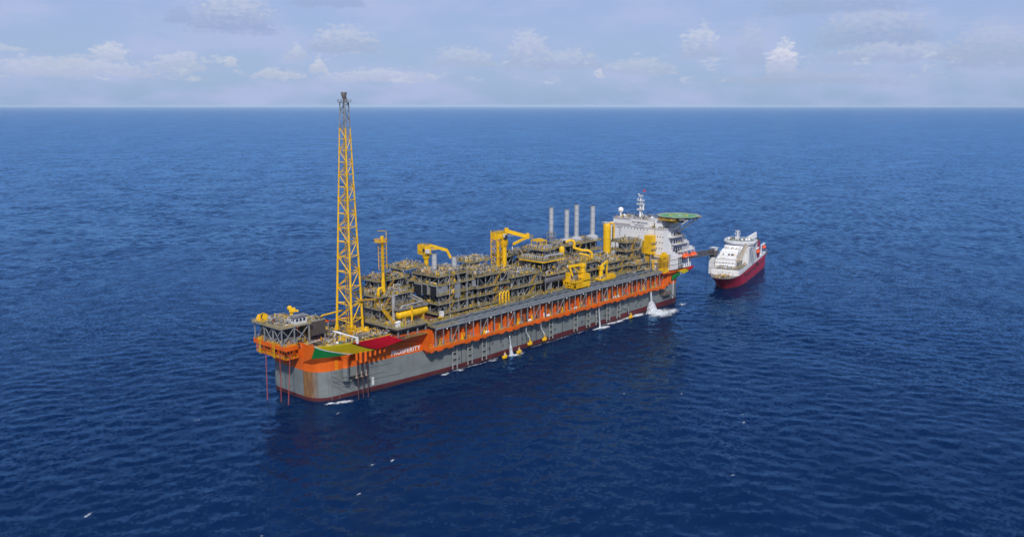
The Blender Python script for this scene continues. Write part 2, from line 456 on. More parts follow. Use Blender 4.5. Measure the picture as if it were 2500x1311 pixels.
# ------------------------------------------------------------------ sea
def sea():
    N, L = 1024, 900.0
    g = np.random.RandomState(11)
    kx = 2 * np.pi * np.fft.fftfreq(N, L / N)
    KX, KY = np.meshgrid(kx, kx, indexing='ij')
    K = np.hypot(KX, KY); K[0, 0] = 1e-6
    wd = np.array([0.60, 0.80]); wd /= np.hypot(*wd)
    cosw = (KX * wd[0] + KY * wd[1]) / K
    kp = 2 * np.pi / 14.0
    spec = np.exp(-1.0 * (kp / K) ** 2) / K ** 3.4 * (0.22 + np.abs(cosw) ** 1.7)
    wd2 = np.array([0.97, -0.2]); c2 = (KX * wd2[0] + KY * wd2[1]) / K
    spec += 0.30 * np.exp(-1.0 * (kp / K) ** 2) / K ** 3.4 * np.abs(c2) ** 6
    spec[0, 0] = 0
    amp = np.sqrt(spec) * (g.normal(size=K.shape) + 1j * g.normal(size=K.shape))
    lam = 2 * np.pi / K
    bands = []
    swell = np.exp(-((K - 2 * np.pi / 75.0) / 0.02) ** 2) * np.clip((KX * 0.83 - KY * 0.56) / K, 0, 1) ** 8
    amp_s = np.sqrt(swell) * (g.normal(size=K.shape) + 1j * g.normal(size=K.shape))
    hs = np.real(np.fft.ifft2(amp_s)); hs *= 0.22 / hs.std()
    for lo, hi in ((20, 1e9), (7.5, 20), (2.2, 7.5)):
        bands.append(np.real(np.fft.ifft2(amp * ((lam >= lo) & (lam < hi)))))
    tot = bands[0] + bands[1] + bands[2]
    sc = 0.165 / tot.std()
    bands = [b * sc for b in bands]
    bands[0] = bands[0] + hs
    def lines(lo, hi, st, far):
        mid = list(np.arange(lo, hi + st, st))
        up = []; p = mid[-1]; q = st
        while p < far:
            q *= 1.022 if q < 14 else (1.05 if q < 60 else 1.16); p += q; up.append(p)
        dn = []; p = mid[0]; q = st
        while p > -far:
            q *= 1.022 if q < 14 else (1.05 if q < 60 else 1.16); p -= q; dn.append(p)
        return np.array(dn[::-1] + mid + up)
    X = lines(-200, 330, 1.05, 80000.0); Y = lines(-300, 120, 1.05, 80000.0)
    sx = np.gradient(X); sy = np.gradient(Y)
    GX, GY = np.meshgrid(X, Y, indexing='ij')
    SP = np.maximum(sx[:, None], sy[None, :])
    H = np.zeros_like(GX)
    fi = (GX / L * N) % N; fj = (GY / L * N) % N
    i0 = np.floor(fi).astype(int); j0 = np.floor(fj).astype(int)
    a = fi - i0; b_ = fj - j0
    i0 %= N; j0 %= N; i1 = (i0 + 1) % N; j1 = (j0 + 1) % N
    for bd, lm in zip(bands, (20, 7.5, 2.4)):
        h = bd[i0, j0] * (1 - a) * (1 - b_) + bd[i1, j0] * a * (1 - b_) + bd[i0, j1] * (1 - a) * b_ + bd[i1, j1] * a * b_
        H += h * np.clip(1.35 - SP * 2.0 / lm, 0, 1)
    nx, ny = len(X), len(Y)
    co = np.stack([GX, GY, H], -1).reshape(-1, 3).astype(np.float32)
    idx = np.arange(nx * ny).reshape(nx, ny)
    q = np.stack([idx[:-1, :-1], idx[1:, :-1], idx[1:, 1:], idx[:-1, 1:]], -1).reshape(-1, 4).astype(np.int32)
    me = bpy.data.meshes.new('sea')
    me.vertices.add(len(co)); me.vertices.foreach_set('co', co.ravel())
    me.loops.add(q.size); me.loops.foreach_set('vertex_index', q.ravel())
    me.polygons.add(len(q)); me.polygons.foreach_set('loop_start', np.arange(0, q.size, 4, dtype=np.int32))
    me.update(calc_edges=True); me.shade_smooth()
    m = bpy.data.materials.new('sea water'); m.use_nodes = True
    k = NT(m.node_tree)
    for n_ in list(k.n): k.n.remove(n_)
    geo = k.n.new('ShaderNodeNewGeometry')
    gp = geo.outputs['Position']
    patch = k.noise(gp, 0.0035, 3, 0.5)
    body = k.mix(k.ramp(patch, 0.3, 0.7), c4((0.0001, 0.0105, 0.052)), c4((0.0001, 0.0130, 0.062)))
    # ripples: slopes added straight to the normal so that they keep their strength in the distance
    rot = k.vmath('ADD', k.vmath('MULTIPLY', gp, (0.80, 0.80, 0.0)), (0, 0, 0))
    n1 = k.noise(gp, 0.55, 3, 0.6, out=1)
    n2 = k.noise(k.vmath('MULTIPLY', gp, (1.0, 1.0, 0.0)), 0.11, 3, 0.55, out=1)
    n3 = k.noise(k.vmath('MULTIPLY', gp, (1.0, 1.0, 0.0)), 0.022, 3, 0.55, out=1)
    gust = k.ramp(k.noise(k.vmath('MULTIPLY', gp, (1.0, 1.0, 0.0)), 0.0055, 4, 0.6, dist=0.8), 0.30, 0.70, 0.48, 1.42)
    s = k.vmath('SCALE', k.vmath('MULTIPLY', k.vmath('SUBTRACT', n1, (0.5, 0.5, 0.5)), (0.50, 0.50, 0.0)), None)
    k.put(s.node.inputs['Scale'], gust)
    dist = k.vmath('LENGTH', k.vmath('SUBTRACT', gp, (30.0, -110.0, 0.0)), val=True)
    far = k.ramp(dist, 180.0, 900.0)
    s2 = k.vmath('SCALE', k.vmath('MULTIPLY', k.vmath('SUBTRACT', n2, (0.5, 0.5, 0.5)), (0.62, 0.62, 0.0)), None)
    k.put(s2.node.inputs['Scale'], k.math('MULTIPLY', gust, k.math('MULTIPLY_ADD', far, 0.75, 0.30)))
    s3 = k.vmath('SCALE', k.vmath('MULTIPLY', k.vmath('SUBTRACT', n3, (0.5, 0.5, 0.5)), (0.35, 0.35, 0.0)), None)
    k.put(s3.node.inputs['Scale'], k.math('MULTIPLY_ADD', far, 0.9, 0.1))
    nn = k.vmath('NORMALIZE', k.vmath('ADD', k.vmath('ADD', geo.outputs['Normal'], s), k.vmath('ADD', s2, s3)))
    df = k.n.new('ShaderNodeBsdfDiffuse'); k.put(df.inputs[0], body)
    gl = k.n.new('ShaderNodeBsdfGlossy'); gl.inputs['Color'].default_value = (0.315, 0.615, 0.95, 1); gl.inputs['Roughness'].default_value = 0.10
    fr = k.n.new('ShaderNodeFresnel'); fr.inputs['IOR'].default_value = 1.33
    for nd in (gl, fr): k.l.new(nn, nd.inputs['Normal'])
    mxs = k.n.new('ShaderNodeMixShader'); k.l.new(fr.outputs[0], mxs.inputs[0]); k.l.new(df.outputs[0], mxs.inputs[1]); k.l.new(gl.outputs[0], mxs.inputs[2])
    out = k.n.new('ShaderNodeOutputMaterial'); k.l.new(mxs.outputs[0], out.inputs[0])
    me.materials.append(m)
    o = bpy.data.objects.new('sea', me); C.objects.link(o)
    o['kind'] = 'structure'
    return bands, N, L
BANDS, SN, SL = sea()
def sea_h(x, y):
    i = int(x / SL * SN) % SN; j = int(y / SL * SN) % SN
    return float(sum(b[i, j] for b in BANDS))

def foam_material(name, dens, scale):
    m = bpy.data.materials.new(name); m.use_nodes = True
    k = NT(m.node_tree)
    for n in list(k.n): k.n.remove(n)
    at = k.n.new('ShaderNodeAttribute'); at.attribute_name = 'cover'
    g = k.n.new('ShaderNodeNewGeometry').outputs['Position']
    n1 = k.noise(g, scale, 6, 0.68)
    a = k.ramp(k.math('ADD', k.math('MULTIPLY', at.outputs['Fac'], dens), k.math('MULTIPLY_ADD', n1, 1.9, -1.30)), 0.0, 1.0, 0.0, 0.92)
    df = k.n.new('ShaderNodeBsdfDiffuse'); df.inputs[0].default_value = (0.78, 0.82, 0.88, 1)
    tr = k.n.new('ShaderNodeBsdfTransparent')
    mxs = k.n.new('ShaderNodeMixShader'); k.l.new(a, mxs.inputs[0]); k.l.new(tr.outputs[0], mxs.inputs[1]); k.l.new(df.outputs[0], mxs.inputs[2])
    out = k.n.new('ShaderNodeOutputMaterial'); k.l.new(mxs.outputs[0], out.inputs[0])
    return m
FOAM = foam_material('sea foam', 1.4, 0.45)
FOAMS = foam_material('whitecap foam', 0.95, 0.9)
class FoamSheet:
    """irregular foam lying on the waves, cover falling off to the edge"""
    def __init__(s): s.v = []; s.f = []; s.c = []
    def patch(s, cx, cy, rx, ry, rot=0.0, n=12, lift=0.10):
        o = len(s.v); m = 2 * n + 1
        for i in range(m):
            for j in range(m):
                u, v = (i - n) / n, (j - n) / n
                x = cx + math.cos(rot) * u * rx - math.sin(rot) * v * ry; y = cy + math.sin(rot) * u * rx + math.cos(rot) * v * ry
                s.v.append((x, y, sea_h(x, y) + lift)); s.c.append(max(0.0, 1 - math.hypot(u, v)))
        for i in range(m - 1):
            for j in range(m - 1):
                a = o + i * m + j
                s.f.append((a, a + m, a + m + 1, a + 1))
    def strip(s, pts, wid, lift=0.12, fade=True, amt=1.0):
        o = len(s.v); k = 7; n = len(pts)
        for i, p in enumerate(pts):
            q = pts[min(n - 1, i + 1)]; q0 = pts[max(0, i - 1)]
            t = Vector((q[0] - q0[0], q[1] - q0[1], 0)).normalized(); nn = Vector((-t.y, t.x, 0))
            w_ = wid(i / (n - 1))
            for j in range(k):
                v = (j - k // 2) / (k // 2)
                x, y = p[0] + nn.x * v * w_, p[1] + nn.y * v * w_
                s.v.append((x, y, sea_h(x, y) + lift)); s.c.append(amt * (1 - abs(v)) * (1 if not fade else min(1, 6 * min(i, n - 1 - i) / n + 0.05)))
        for i in range(n - 1):
            for j in range(k - 1):
                a = o + i * k + j
                s.f.append((a, a + k, a + k + 1, a + 1))
    def build(s, name, mat):
        me = bpy.data.meshes.new(name); me.from_pydata(s.v, [], s.f); me.shade_smooth()
        at = me.attributes.new('cover', 'FLOAT', 'POINT'); at.data.foreach_set('value', s.c)
        me.materials.append(mat)
        o = bpy.data.objects.new(name, me); C.objects.link(o); o['kind'] = 'stuff'
        return o

# ------------------------------------------------------------------ the production ship
DK = 27.7                                       # main deck level
def outline(side=-1):
    p = [(0.0, -9.0)]
    P0_, P1_, P2_ = Vector((0.0, -9.0)), Vector((0.2, -18.6)), Vector((9.0, -21.0))
    for i in range(1, 11):
        t = i / 10
        q = P0_ * (1 - t) ** 2 + P1_ * 2 * t * (1 - t) + P2_ * t * t
        p.append((q.x, q.y))
    p += [(36.0, -23.9), (62.0, -26.7), (88.0, -29.0), (150, -29.0), (220, -29.0), (322.0, -29.0)]
    P0_, P1_, P2_ = Vector((322.0, -29.0)), Vector((335.0, -29.0)), Vector((336.0, -15.0))
    for i in range(1, 9):
        t = i / 8
        q = P0_ * (1 - t) ** 2 + P1_ * 2 * t * (1 - t) + P2_ * t * t
        p.append((q.x, q.y))
    return p
near = outline()
farb = [(x, -y) for x, y in reversed(near) if x > 30] + [(14.0, 22.2), (6.0, 21.4), (2.2, 20.0), (0.5, 17.6), (0.0, 14.5)]
ring = near + farb
def hull_y(x):
    return float(np.interp(x, [p[0] for p in near if p[0] < 323], [p[1] for p in near if p[0] < 323]))
ship = thing('production_ship', 'huge grey and orange hulled oil production ship lying across the open sea', 'ship', (0, 0, 0))
def band(name, zlo, zhi, mat):
    mb = MB(); n = len(ring)
    vs = [(x, y, zlo(x)) for x, y in ring] + [(x, y, zhi(x)) for x, y in ring]
    mb.add(vs, [(i, (i + 1) % n, n + (i + 1) % n, n + i) for i in range(n)])
    return mb.build(name, mat, ship, angle=25)
red_top = lambda x: 2.2 + 0.0072 * x
gtop = lambda x: 15.9
band('boot_topping', lambda x: -8.0, red_top, BOOT)
band('hull_plating', red_top, gtop, HULLG)
band('sheer_plating', gtop, lambda x: DK, ORGH)
mb = MB(); mb.prism(ring, DK - 0.4, DK - 0.003); mb.build('main_deck', REDDK, ship)

# flared bow bulwark with the flag painted on its panels
Kp = [(-0.8, -18.1, 24.0), (6.5, -22.4, 24.0), (14.7, -25.4, 24.0), (29.0, -28.6, 24.0), (38.0, -30.4, 24.9), (48.0, -32.0, 26.6)]
Tp = [(-0.9, -21.7, 30.7), (8.6, -26.9, 30.7), (18.0, -29.7, 30.7), (29.0, -31.1, 30.7), (39.2, -31.7, 30.7)]
def lerp_line(pts, u):
    xs = np.array([p[0] for p in pts]); t = xs[0] + (xs[-1] - xs[0]) * u
    return Vector([float(np.interp(t, xs, [p[i] for p in pts])) for i in range(3)])
def Puv(u, v): return lerp_line(Kp, u).lerp(lerp_line(Tp, u), v)
def strip(name, f0, f1, mat, nv=12, nu=8, v0=0.0, v1=1.0):
    mb = MB(); g = []
    for j in range(nv + 1):
        v = v0 + (v1 - v0) * j / nv
        a, b = f0(v), f1(v)
        g.append([Puv(a + (b - a) * i / nu, v) for i in range(nu + 1)])
    vs = [p for row in g for p in row]; n = len(vs); m = nu + 1
    inn = [p + Vector((0.05, 0.4, 0.08)) for p in vs]
    fs = []
    for j in range(nv):
        for i in range(nu):
            a = j * m + i
            fs.append((a, a + 1, a + m + 1, a + m)); fs.append((n + a, n + a + m, n + a + m + 1, n + a + 1))
    bd = [i for i in range(m)] + [j * m + nu for j in range(1, nv + 1)] + [nv * m + i for i in range(nu - 1, -1, -1)] + [j * m for j in range(nv - 1, 0, -1)]
    for i in range(len(bd)):
        a, b = bd[i], bd[(i + 1) % len(bd)]
        fs.append((b, a, n + a, n + b))
    mb.add(vs + inn, fs)
    return mb.build(name, mat, ship, angle=20)
wl = lambda v: 0.37 * (1 - v) ** 1.25
wl2 = lambda v: wl(v) + 0.022 + 0.02 * (1 - v)
bl = lambda v: 0.655 - 0.235 * v
bl2 = lambda v: bl(v) + 0.03
strip('green_flag_panel', lambda v: 0.0, wl, GRNF)
strip('white_flag_stripe', wl, wl2, WHTF, nu=2)
strip('yellow_flag_panel', wl2, bl, YELF)
strip('black_flag_stripe', bl, bl2, BLKF, nu=2)
strip('red_flag_panel', bl2, lambda v: 1.0, REDF)
# square bow corner: orange facets, underside, side wall behind the flag
mb = MB()
A, B_, Cc, D = Vector((-0.5, -8.8, 30.7)), Vector((-0.9, -21.7, 30.7)), Vector((-0.8, -18.1, 24.0)), Vector((-0.35, -8.8, 20.0))
for sgn in (1, -1):
    f = lambda p: Vector((p.x, p.y * sgn, p.z))
    i4 = Vector((0.5, 0, 0))
    q = [f(A), f(B_), f(Cc), f(D)]
    mb.add(q + [p + i4 for p in q], [(0, 1, 2, 3), (7, 6, 5, 4), (0, 4, 5, 1), (1, 5, 6, 2), (2, 6, 7, 3), (3, 7, 4, 0)])
    # underside from the knuckle line back to the hull
    us = [i / 14 for i in range(15)]
    kn = [f(lerp_line(Kp, u)) for u in us]
    hl = []
    for u in us:
        kx = lerp_line(Kp, u)
        hx = max(kx.x, 1.2 if u < 0.05 else kx.x)
        hl.append(f(Vector((hx, hull_y(hx) + 0.25, 19.6 + 5.5 * u))))
    vs = kn + hl; n = len(kn)
    mb.add(vs, [(i, i + 1, n + i + 1, n + i) for i in range(n - 1)])
    mb.add([f(Cc), f(D), hl[0]], [(0, 1, 2)])
    if sgn == -1:
        g = [[f(Puv(i / 10, j)) for i in range(11)] for j in (0, 1)]
        mb.add(g[0] + g[1], [(i, i + 1, 12 + i, 11 + i) for i in range(10)])
    # straight side wall from the end of the bulwark aft to the gallery
    w0 = [Vector((48.0, -32.0, 26.6)), Vector((57.0, -32.2, 26.9)), Vector((66.0, -32.4, 26.9))]
    w1 = [Vector((48.0, hull_y(48) + .2, 24.6)), Vector((57.0, hull_y(57) + .2, 22.8)), Vector((66.0, hull_y(66) + .2, 20.8))]
    vs = [f(p) for p in w0 + w1]
    mb.add(vs, [(0, 1, 4, 3), (1, 2, 5, 4)])
    mb.add([f(p) for p in (Vector((65.95, -32.4, 26.9)), Vector((65.95, hull_y(66) + .2, 20.8)), Vector((65.95, hull_y(66) + .2, 16.6)), Vector((65.95, -33.2, 16.2)), Vector((65.95, -33.0, 20.0)))], [(0, 1, 2, 3, 4)])
    mb.add([f(p) for p in (Vector((48.0, -32.0, 26.6)), Vector((39.2, -31.7, 30.7)), Vector((39.2, -31.2, 30.7)), Vector((48, -31.4, 26.6)))], [(0, 1, 2, 3)])
mb.build('bow_bulwark', ORG, ship, angle=20)
mb = MB()
fd = [(0.1, -8.8), (0.1, -18.9)] + [(lerp_line(Tp, u).x, lerp_line(Tp, u).y + 2.6) for u in (0.2, 0.4, 0.6, 0.8)] + [(42.0, -28.0), (47.0, -29.0), (50, -31.0), (66.0, -31.9)]
mb.prism(fd + [(x, -y) for x, y in reversed(fd)], 26.2, 26.75)
mb.build('foredeck', REDDK, ship)
for pts_, z_, h_ in (([(50.5, -31.2), (66, -32.0)], 26.8, 1.15), ([(0.2, -9), (0.2, -18.6)], 30.7, .9), ([(lerp_line(Tp, u).x, lerp_line(Tp, u).y + 0.4) for u in (0.0, 0.2, 0.4, 0.6, 0.8, 1.0)], 30.7, .8)):
    mb = MB(); mb.rail(pts_, z_, closed=False, h=h_); mb.build('bow_handrail', RAIL, ship)

# ship's name on the orange side
cu = bpy.data.curves.new('ship_name', 'FONT')
cu.body = 'PROSPERITY'; cu.size = 3.55; cu.extrude = 0.06; cu.space_character = 1.12; cu.offset = 0.085
tx = text_mesh('ship_name', cu, TEXTM, ship)
ang = math.atan2(hull_y(64) - hull_y(46), 18)
tx.location = (45.5, hull_y(45.5) - 0.12, 17.0); tx.rotation_euler = (R(90), 0, ang)
tx.scale = (0.90, 1.0, 1.0)
mb = MB(); mb.obox((33.6, hull_y(33.6) - 0.05, 5.4), (1.5, 0.08, 4.2), ang); mb.build('draught_mark', WHT2, ship)

# bow side: hanging orange casings
def casing(x, y, r, ztop, zo, zg=None, flare=1.0):
    m1 = MB(); prof = [(r, 0), (r * 1.06, 0.1), (r, 0.4), (r, ztop - zo - 2.6), (r * (1 + 0.5 * flare), ztop - zo)]
    m1.lathe(prof, (x, y, zo), (0, 0, 1), 16)
    for zz in (0.45, 0.62):
        m1.tube((x, y, zo + (ztop - zo) * zz), (x, y, zo + (ztop - zo) * zz + 0.25), r * 1.07, 16)
    m1.build('orange_casing', ORG, ship)
    if zg is not None:
        m2 = MB(); m2.tube((x, y, zg), (x, y, zo - 0.004), r * 0.98, 16); m2.build('grey_casing', HULLG, ship)
casing(15.2, -24.6, 1.75, 23.8, 17.2, 10.6)
for (x, zo, rr) in ((20.3, 20.6, 0.62), (22.9, 18.8, 0.85), (26.0, 18.9, 0.85), (29.0, 20.8, 0.72), (32.2, 21.0, 0.70), (35.3, 21.3, 0.66), (38.2, 21.8, 0.60)):
    casing(x, -27.6 - 0.03 * (x - 20), rr, 24.0, zo, None, 0.0)
mb = MB()
mb.box(19.5, 28.5, -27.5, hull_y(22) + .3, 10.3, 10.8)
for x in (20, 24, 28): mb.beam((x, -27.2, 10.4), (x, hull_y(x), 7.6), 0.3)
mb.build('chain_platform', BLK, ship)
for i, x in enumerate((20.9, 24.1, 27.2)):
    mb = MB()
    mb.box(x - .7, x + .7, -27.4, -26.4, 10.8, 11.3)
    for sx in (-.5, .5): mb.beam((x + sx, -26.9, 11.2), (x + sx * 0.4, -26.9, 14.0), 0.25)
    mb.build('chain_stopper', BEIGE, ship)
mb = MB()
for x0_, x1_, zz in ((10, 20, 14.6), (28, 46, 13.5), (10, 42, 9.5), (30, 52, 6.6), (12, 18, 12.3)):
    mb.beam((x0_, hull_y(x0_) - 0.12, zz), (x1_, hull_y(x1_) - 0.12, zz - .5), 0.10, 0.14)
for z in (8.6, 11.0, 13.2):
    mb.path([(9.0, hull_y(9) - .2, z), (12.5, -25.2, z - .3), (15.2, -27.2, z - .4), (18.5, -26.6, z - .2)], 0.12, 5)
mb.build('hull_side_piping', paint('hull pipe grey', (.11, .13, .14), .5, .2), ship)
mb = MB()
for x in (11.2, 11.9, 12.6):
    mb.tube((x, hull_y(x) - .35, 15.8), (x, hull_y(x) - .35, 21.5), 0.09, 5)
mb.build('small_riser', YEL, ship)
mb = MB()
mb.tube((8.8, hull_y(8.8) - .1, 0.5), (8.8, hull_y(8.8) - .1, 16.5), 0.18, 6)
mb.tube((13.2, hull_y(13.2) - .2, 0.2), (13.2, hull_y(13.2) - .2, 9.4), 0.10, 6)
mb.build('drain_pipe', MID, ship)

# bow end: gallery and lattice basket under it
mb = MB()
mb.box(-8.2, -0.6, -6.6, 22.6, 28.6, 29.2); mb.box(-8.45, -8.2, -6.6, 22.6, 26.9, 29.2); mb.box(-8.2, -0.6, -6.85, -6.6, 26.9, 29.2)
mb.box(-8.2, -0.6, 22.6, 22.85, 26.9, 29.2)
mb.build('bow_gallery', ORG, ship)
mb = MB()
mb.box(-8.0, -0.6, -6.4, 20.5, 22.2, 22.6)
mb.build('gallery_basket_floor', ORG, ship)
def zig(mb, a, b, z0, z1, n, w):
    a = Vector(a); b = Vector(b)
    for i in range(n):
        p, q = a.lerp(b, i / n), a.lerp(b, (i + 1) / n)
        mb.beam((p.x, p.y, z0), (p.x, p.y, z1), w)
        mb.beam((p.x, p.y, z0) if i % 2 else (p.x, p.y, z1), (q.x, q.y, z1) if i % 2 else (q.x, q.y, z0), w * 0.8)
    mb.beam((b.x, b.y, z0), (b.x, b.y, z1), w)
    for z in (z0, (z0 + z1) / 2, z1): mb.beam((a.x, a.y, z), (b.x, b.y, z), w)
mb = MB()
zig(mb, (-8, -6.4, 0), (-8, 20.5, 0), 22.4, 27, 8, 0.24); zig(mb, (-8, -6.4, 0), (-0.5, -6.4, 0), 22.4, 27, 3, 0.24)
mb.build('gallery_lattice', ORG, ship)
mb = MB(); zig(mb, (-5.5, -5.4, 0), (-5.5, 20.0, 0), 22.7, 27, 12, 0.3); mb.box(-4.6, -3.4, -5, 20, 22.7, 26.4); mb.build('basket_shade_backing', DARK, ship)  # dark backing added so the inside of the basket reads as shaded
mb = MB(); mb.rail([(-8.1, 20.4), (-8.1, -6.4), (-0.6, -6.4)], 22.6, closed=False)
mb.rail([(-8.1, 22.4), (-8.1, -6.5), (-0.6, -6.5)], 29.2, closed=False); mb.build('gallery_handrail', YEL, ship)
for y in (3.2, 16.0):
    mb = MB()
    for s_ in (-.6, .6): mb.beam((-8.8, y + s_, 22.0), (-8.8, y + s_, 31.0), 0.22)
    for i in range(16): mb.beam((-8.8, y - .6, 22.4 + i * .55), (-8.8, y + .6, 22.4 + i * .55), 0.12)
    for i in range(7): mb.beam((-9.5, y - .7, 23 + i * 1.2), (-9.5, y + .7, 23 + i * 1.2), 0.14)
    mb.build('caged_ladder', YEL, ship)
acc = {}; smalls(acc, -7.6, -1, -6, 20, 22.7, 26, rng, 2.2); smalls(acc, -7.6, -1, -6, 21, 29.3, 26, rng, 2.0); flush(acc, ship)
mb = MB(); mb.tube((0.35 - .6, -9.2, 19), (-.3, -9.2, 28.6), 0.25, 8); mb.path([(-.5, -7.6, 30.5), (-.8, -9.5, 30), (-1.0, -10.2, 28), (-.8, -9.6, 24)], 0.3, 7); mb.build('bow_pipe', ORG, ship)
mb = MB()
for y_, z_ in ((3, 4.8), (7, 5.0), (12, 5.6), (-5, 4.3), (10, 6.8)): mb.obox((-.08, y_, z_), (.16, .5, .4))
for x in list(range(92, 300, 9)):
    for z_ in (12.6, 9.2, 6.4):
        if rng.random() < .62:
            xx = x + rng.uniform(-3, 3); mb.obox((xx, -29.08, z_ + rng.uniform(-.5, .5)), (.8, .22, 1.0)); mb.obox((xx + .5, -29.06, z_ + .9), (.3, .14, .5))
mb.build('hull_eye_plate', BLK, ship, kind='stuff')

# side gallery: orange deck with brackets, frames above it
for sgn in (-1, 1):
    mb = MB(); mb.box(66, 306, *sorted((sgn * 29.0, sgn * 33.2)), 16.9, 17.5); mb.box(66, 306, *sorted((sgn * 32.95, sgn * 33.22)), 16.2, 17.9)
    mb.build('side_gallery', ORG, ship)
x = 66.0; k = 0
while x < 302:
    L = 6.2 if k % 3 else 4.0
    mb = MB(); d_ = 0.75 if k % 2 else 1.5
    mb.add([(x, -33.1, 16.9), (x + L, -33.1, 16.9), (x + L - 1.1, -33.1, 16.9 - d_), (x + 1.1, -33.1, 16.9 - d_),
            (x, -29.0, 16.9), (x + L, -29.0, 16.9), (x + L - 1.1, -29.0, 16.9 - d_ * 1.7), (x + 1.1, -29.0, 16.9 - d_ * 1.7)],
           [(0, 1, 2, 3), (7, 6, 5, 4), (0, 3, 7, 4), (1, 5, 6, 2), (3, 2, 6, 7), (0, 4, 5, 1)])
    if k % 4 == 1:
        for i in range(4): mb.box(x + 1.0 + i * 1.1, x + 1.35 + i * 1.1, -34.0, -33.1, 15.6, 17.3)
    mb.build('gallery_bracket', ORG, ship); x += L + (2.2 if k % 2 else 1.0); k += 1
for i, x in enumerate(np.arange(70.5, 305, 11.9)):
    mb = MB(); mb.add([(x, -29.0, 17.5), (x, -31.6, 17.5), (x, -30.4, 21.5), (x, -30.4, 27.2), (x, -29.0, 27.2)] + [(x + .5, -29.0, 17.5), (x + .5, -31.6, 17.5), (x + .5, -30.4, 21.5), (x + .5, -30.4, 27.2), (x + .5, -29.0, 27.2)],
                      [(0, 1, 2, 3, 4), (9, 8, 7, 6, 5), (0, 5, 6, 1), (1, 6, 7, 2), (2, 7, 8, 3), (3, 8, 9, 4), (4, 9, 5, 0)])
    mb.box(x - .5, x + 1.0, -30.9, -30.4, 17.5, 25.6)
    mb.build('web_frame', ORG, ship)
mb = MB(); mb.rail([(66.2, -33.0), (305.5, -33.0)], 17.5, closed=False, step=2.4); mb.build('side_gallery_handrail', RAIL, ship)
for i in range(15):
    x = 78 + i * 15.4 + rng.uniform(-3, 3); mb = MB()
    mb.box(x, x + 1.5, -31.5, -30.2, 17.5, 18.6); mb.tube((x + .4, -30.9, 18.5), (x + .4, -30.9, 21.2), .35, 8)
    mb.tube((x + 1.1, -30.9, 18.5), (x + 1.1, -30.9, 20.2), .3, 8); mb.path([(x + .4, -30.9, 21), (x + 2.4, -30.9, 21.2), (x + 2.4, -30.9, 17.6)], .16, 6)
    mb.build('valve_station', YEL if i % 3 else YELD, ship)
for x in (112.0, 150.3, 168.0, 196.0, 244.0):
    mb = MB(); mb.tank((x, -32.0, 18.6), (x + 2.6, -32.0, 18.6), .75, 12); mb.box(x + .3, x + 2.3, -32.6, -31.4, 17.5, 17.9); mb.build('raft_canister', WHT, ship)
mb = MB()
for i in range(34):
    x = 70 + i * 6.9 + rng.uniform(-2, 2); h_ = rng.uniform(3.5, 9.0)
    mb.box(x, x + rng.uniform(.3, 1.9), -29.9, -29.03, 17.6, 17.6 + h_); mb.tube((x + 2.2, -29.5, 17.6), (x + 2.2, -29.5, 27), .16, 6)
mb.build('gallery_trunking', paint('dull brown trunking', (.11, .085, .07), .6, .3), ship, kind='stuff')
acc = {}
for x in np.arange(68, 300, 8): smalls(acc, x, x + 7, -32, -29.8, 17.6, 3, rng, 3.5)
flush(acc, ship)

# ladder-like caisson pairs down the grey side
for px_ in (88.3, 100.6, 112.6, 174.7, 200.3, 214.2, 224.8, 237.1, 249.3):
    mb = MB(); g_ = 1.75
    for s_ in (-1, 1): mb.tube((px_ + s_ * g_, -30.1, 0.6 + px_ * .006), (px_ + s_ * g_, -30.1, 16.8), 0.42, 9)
    for i in range(4): mb.box(px_ - g_, px_ + g_, -30.2, -29.0, 3.5 + i * 3.6, 3.85 + i * 3.6)
    mb.build('caisson_pair', paint('caisson grey', (0.25, 0.265, 0.265), 0.5, 0.15, (0.14, 0.1, 0.06), 0.4), ship)
mb = MB()
for x in (94.5, 118.5, 143, 147.5, 151.5, 156, 161, 187.5, 262): mb.box(x, x + .3, -29.14, -28.9, 3.2, 15.5)
mb.build('hull_seam_pipe', BLK, ship, kind='stuff')

# far (accommodation) end: overhanging flare with its flag, orange casings, aft chain platform
fl = paint('aft orange', (0.66, 0.115, 0.008), 0.5, 0.12, (0.25, 0.1, 0.04), 0.4)
mb = MB()
for x in (306.5, 309.4, 312.4, 315.8): mb.tube((x, -29.9, 16.0 if x < 313 else 18.2), (x, -29.9, 26.2), 1.15, 12)
mb.box(303, 326, -32.6, -29.0, 25.4, 26.6)
mb.build('aft_casing', fl, ship)
def slab(name, pts, mat, thick=(0.1, 0.5, 0.0)):
    mb = MB(); q = [Vector(p) for p in pts]; t = Vector(thick); n = len(q)
    mb.add(q + [p + t for p in q], [tuple(range(n)), tuple(range(2 * n - 1, n - 1, -1))] + [(i, n + i, n + (i + 1) % n, (i + 1) % n) for i in range(n)])
    return mb.build(name, mat, ship, smooth=False)
slab('green_flag_panel', [(318.2, -30.4, 22.4), (319.0, -30.1, 19.2), (325.2, -31.2, 20.9), (326.6, -32.6, 23.2), (325.0, -33.0, 24.5)], GRNF)
slab('white_flag_stripe', [(325.0, -33.0, 24.5), (326.6, -32.6, 23.2), (325.2, -31.2, 20.9), (326.5, -31.0, 20.6), (328.6, -32.6, 23.0), (327.0, -33.3, 24.6)], WHTF)
slab('yellow_flag_panel', [(321.5, -33.2, 26.3), (327.2, -33.3, 24.5), (330.5, -33.0, 22.9), (337.6, -33.2, 24.2), (336.2, -33.6, 25.6), (332.6, -33.6, 26.4)], YELF)
slab('black_flag_stripe', [(332.6, -33.6, 26.4), (336.2, -33.6, 25.6), (337.6, -33.2, 24.2), (338.4, -33.2, 24.4), (337.0, -33.6, 25.8), (333.8, -33.6, 26.5)], BLKF)
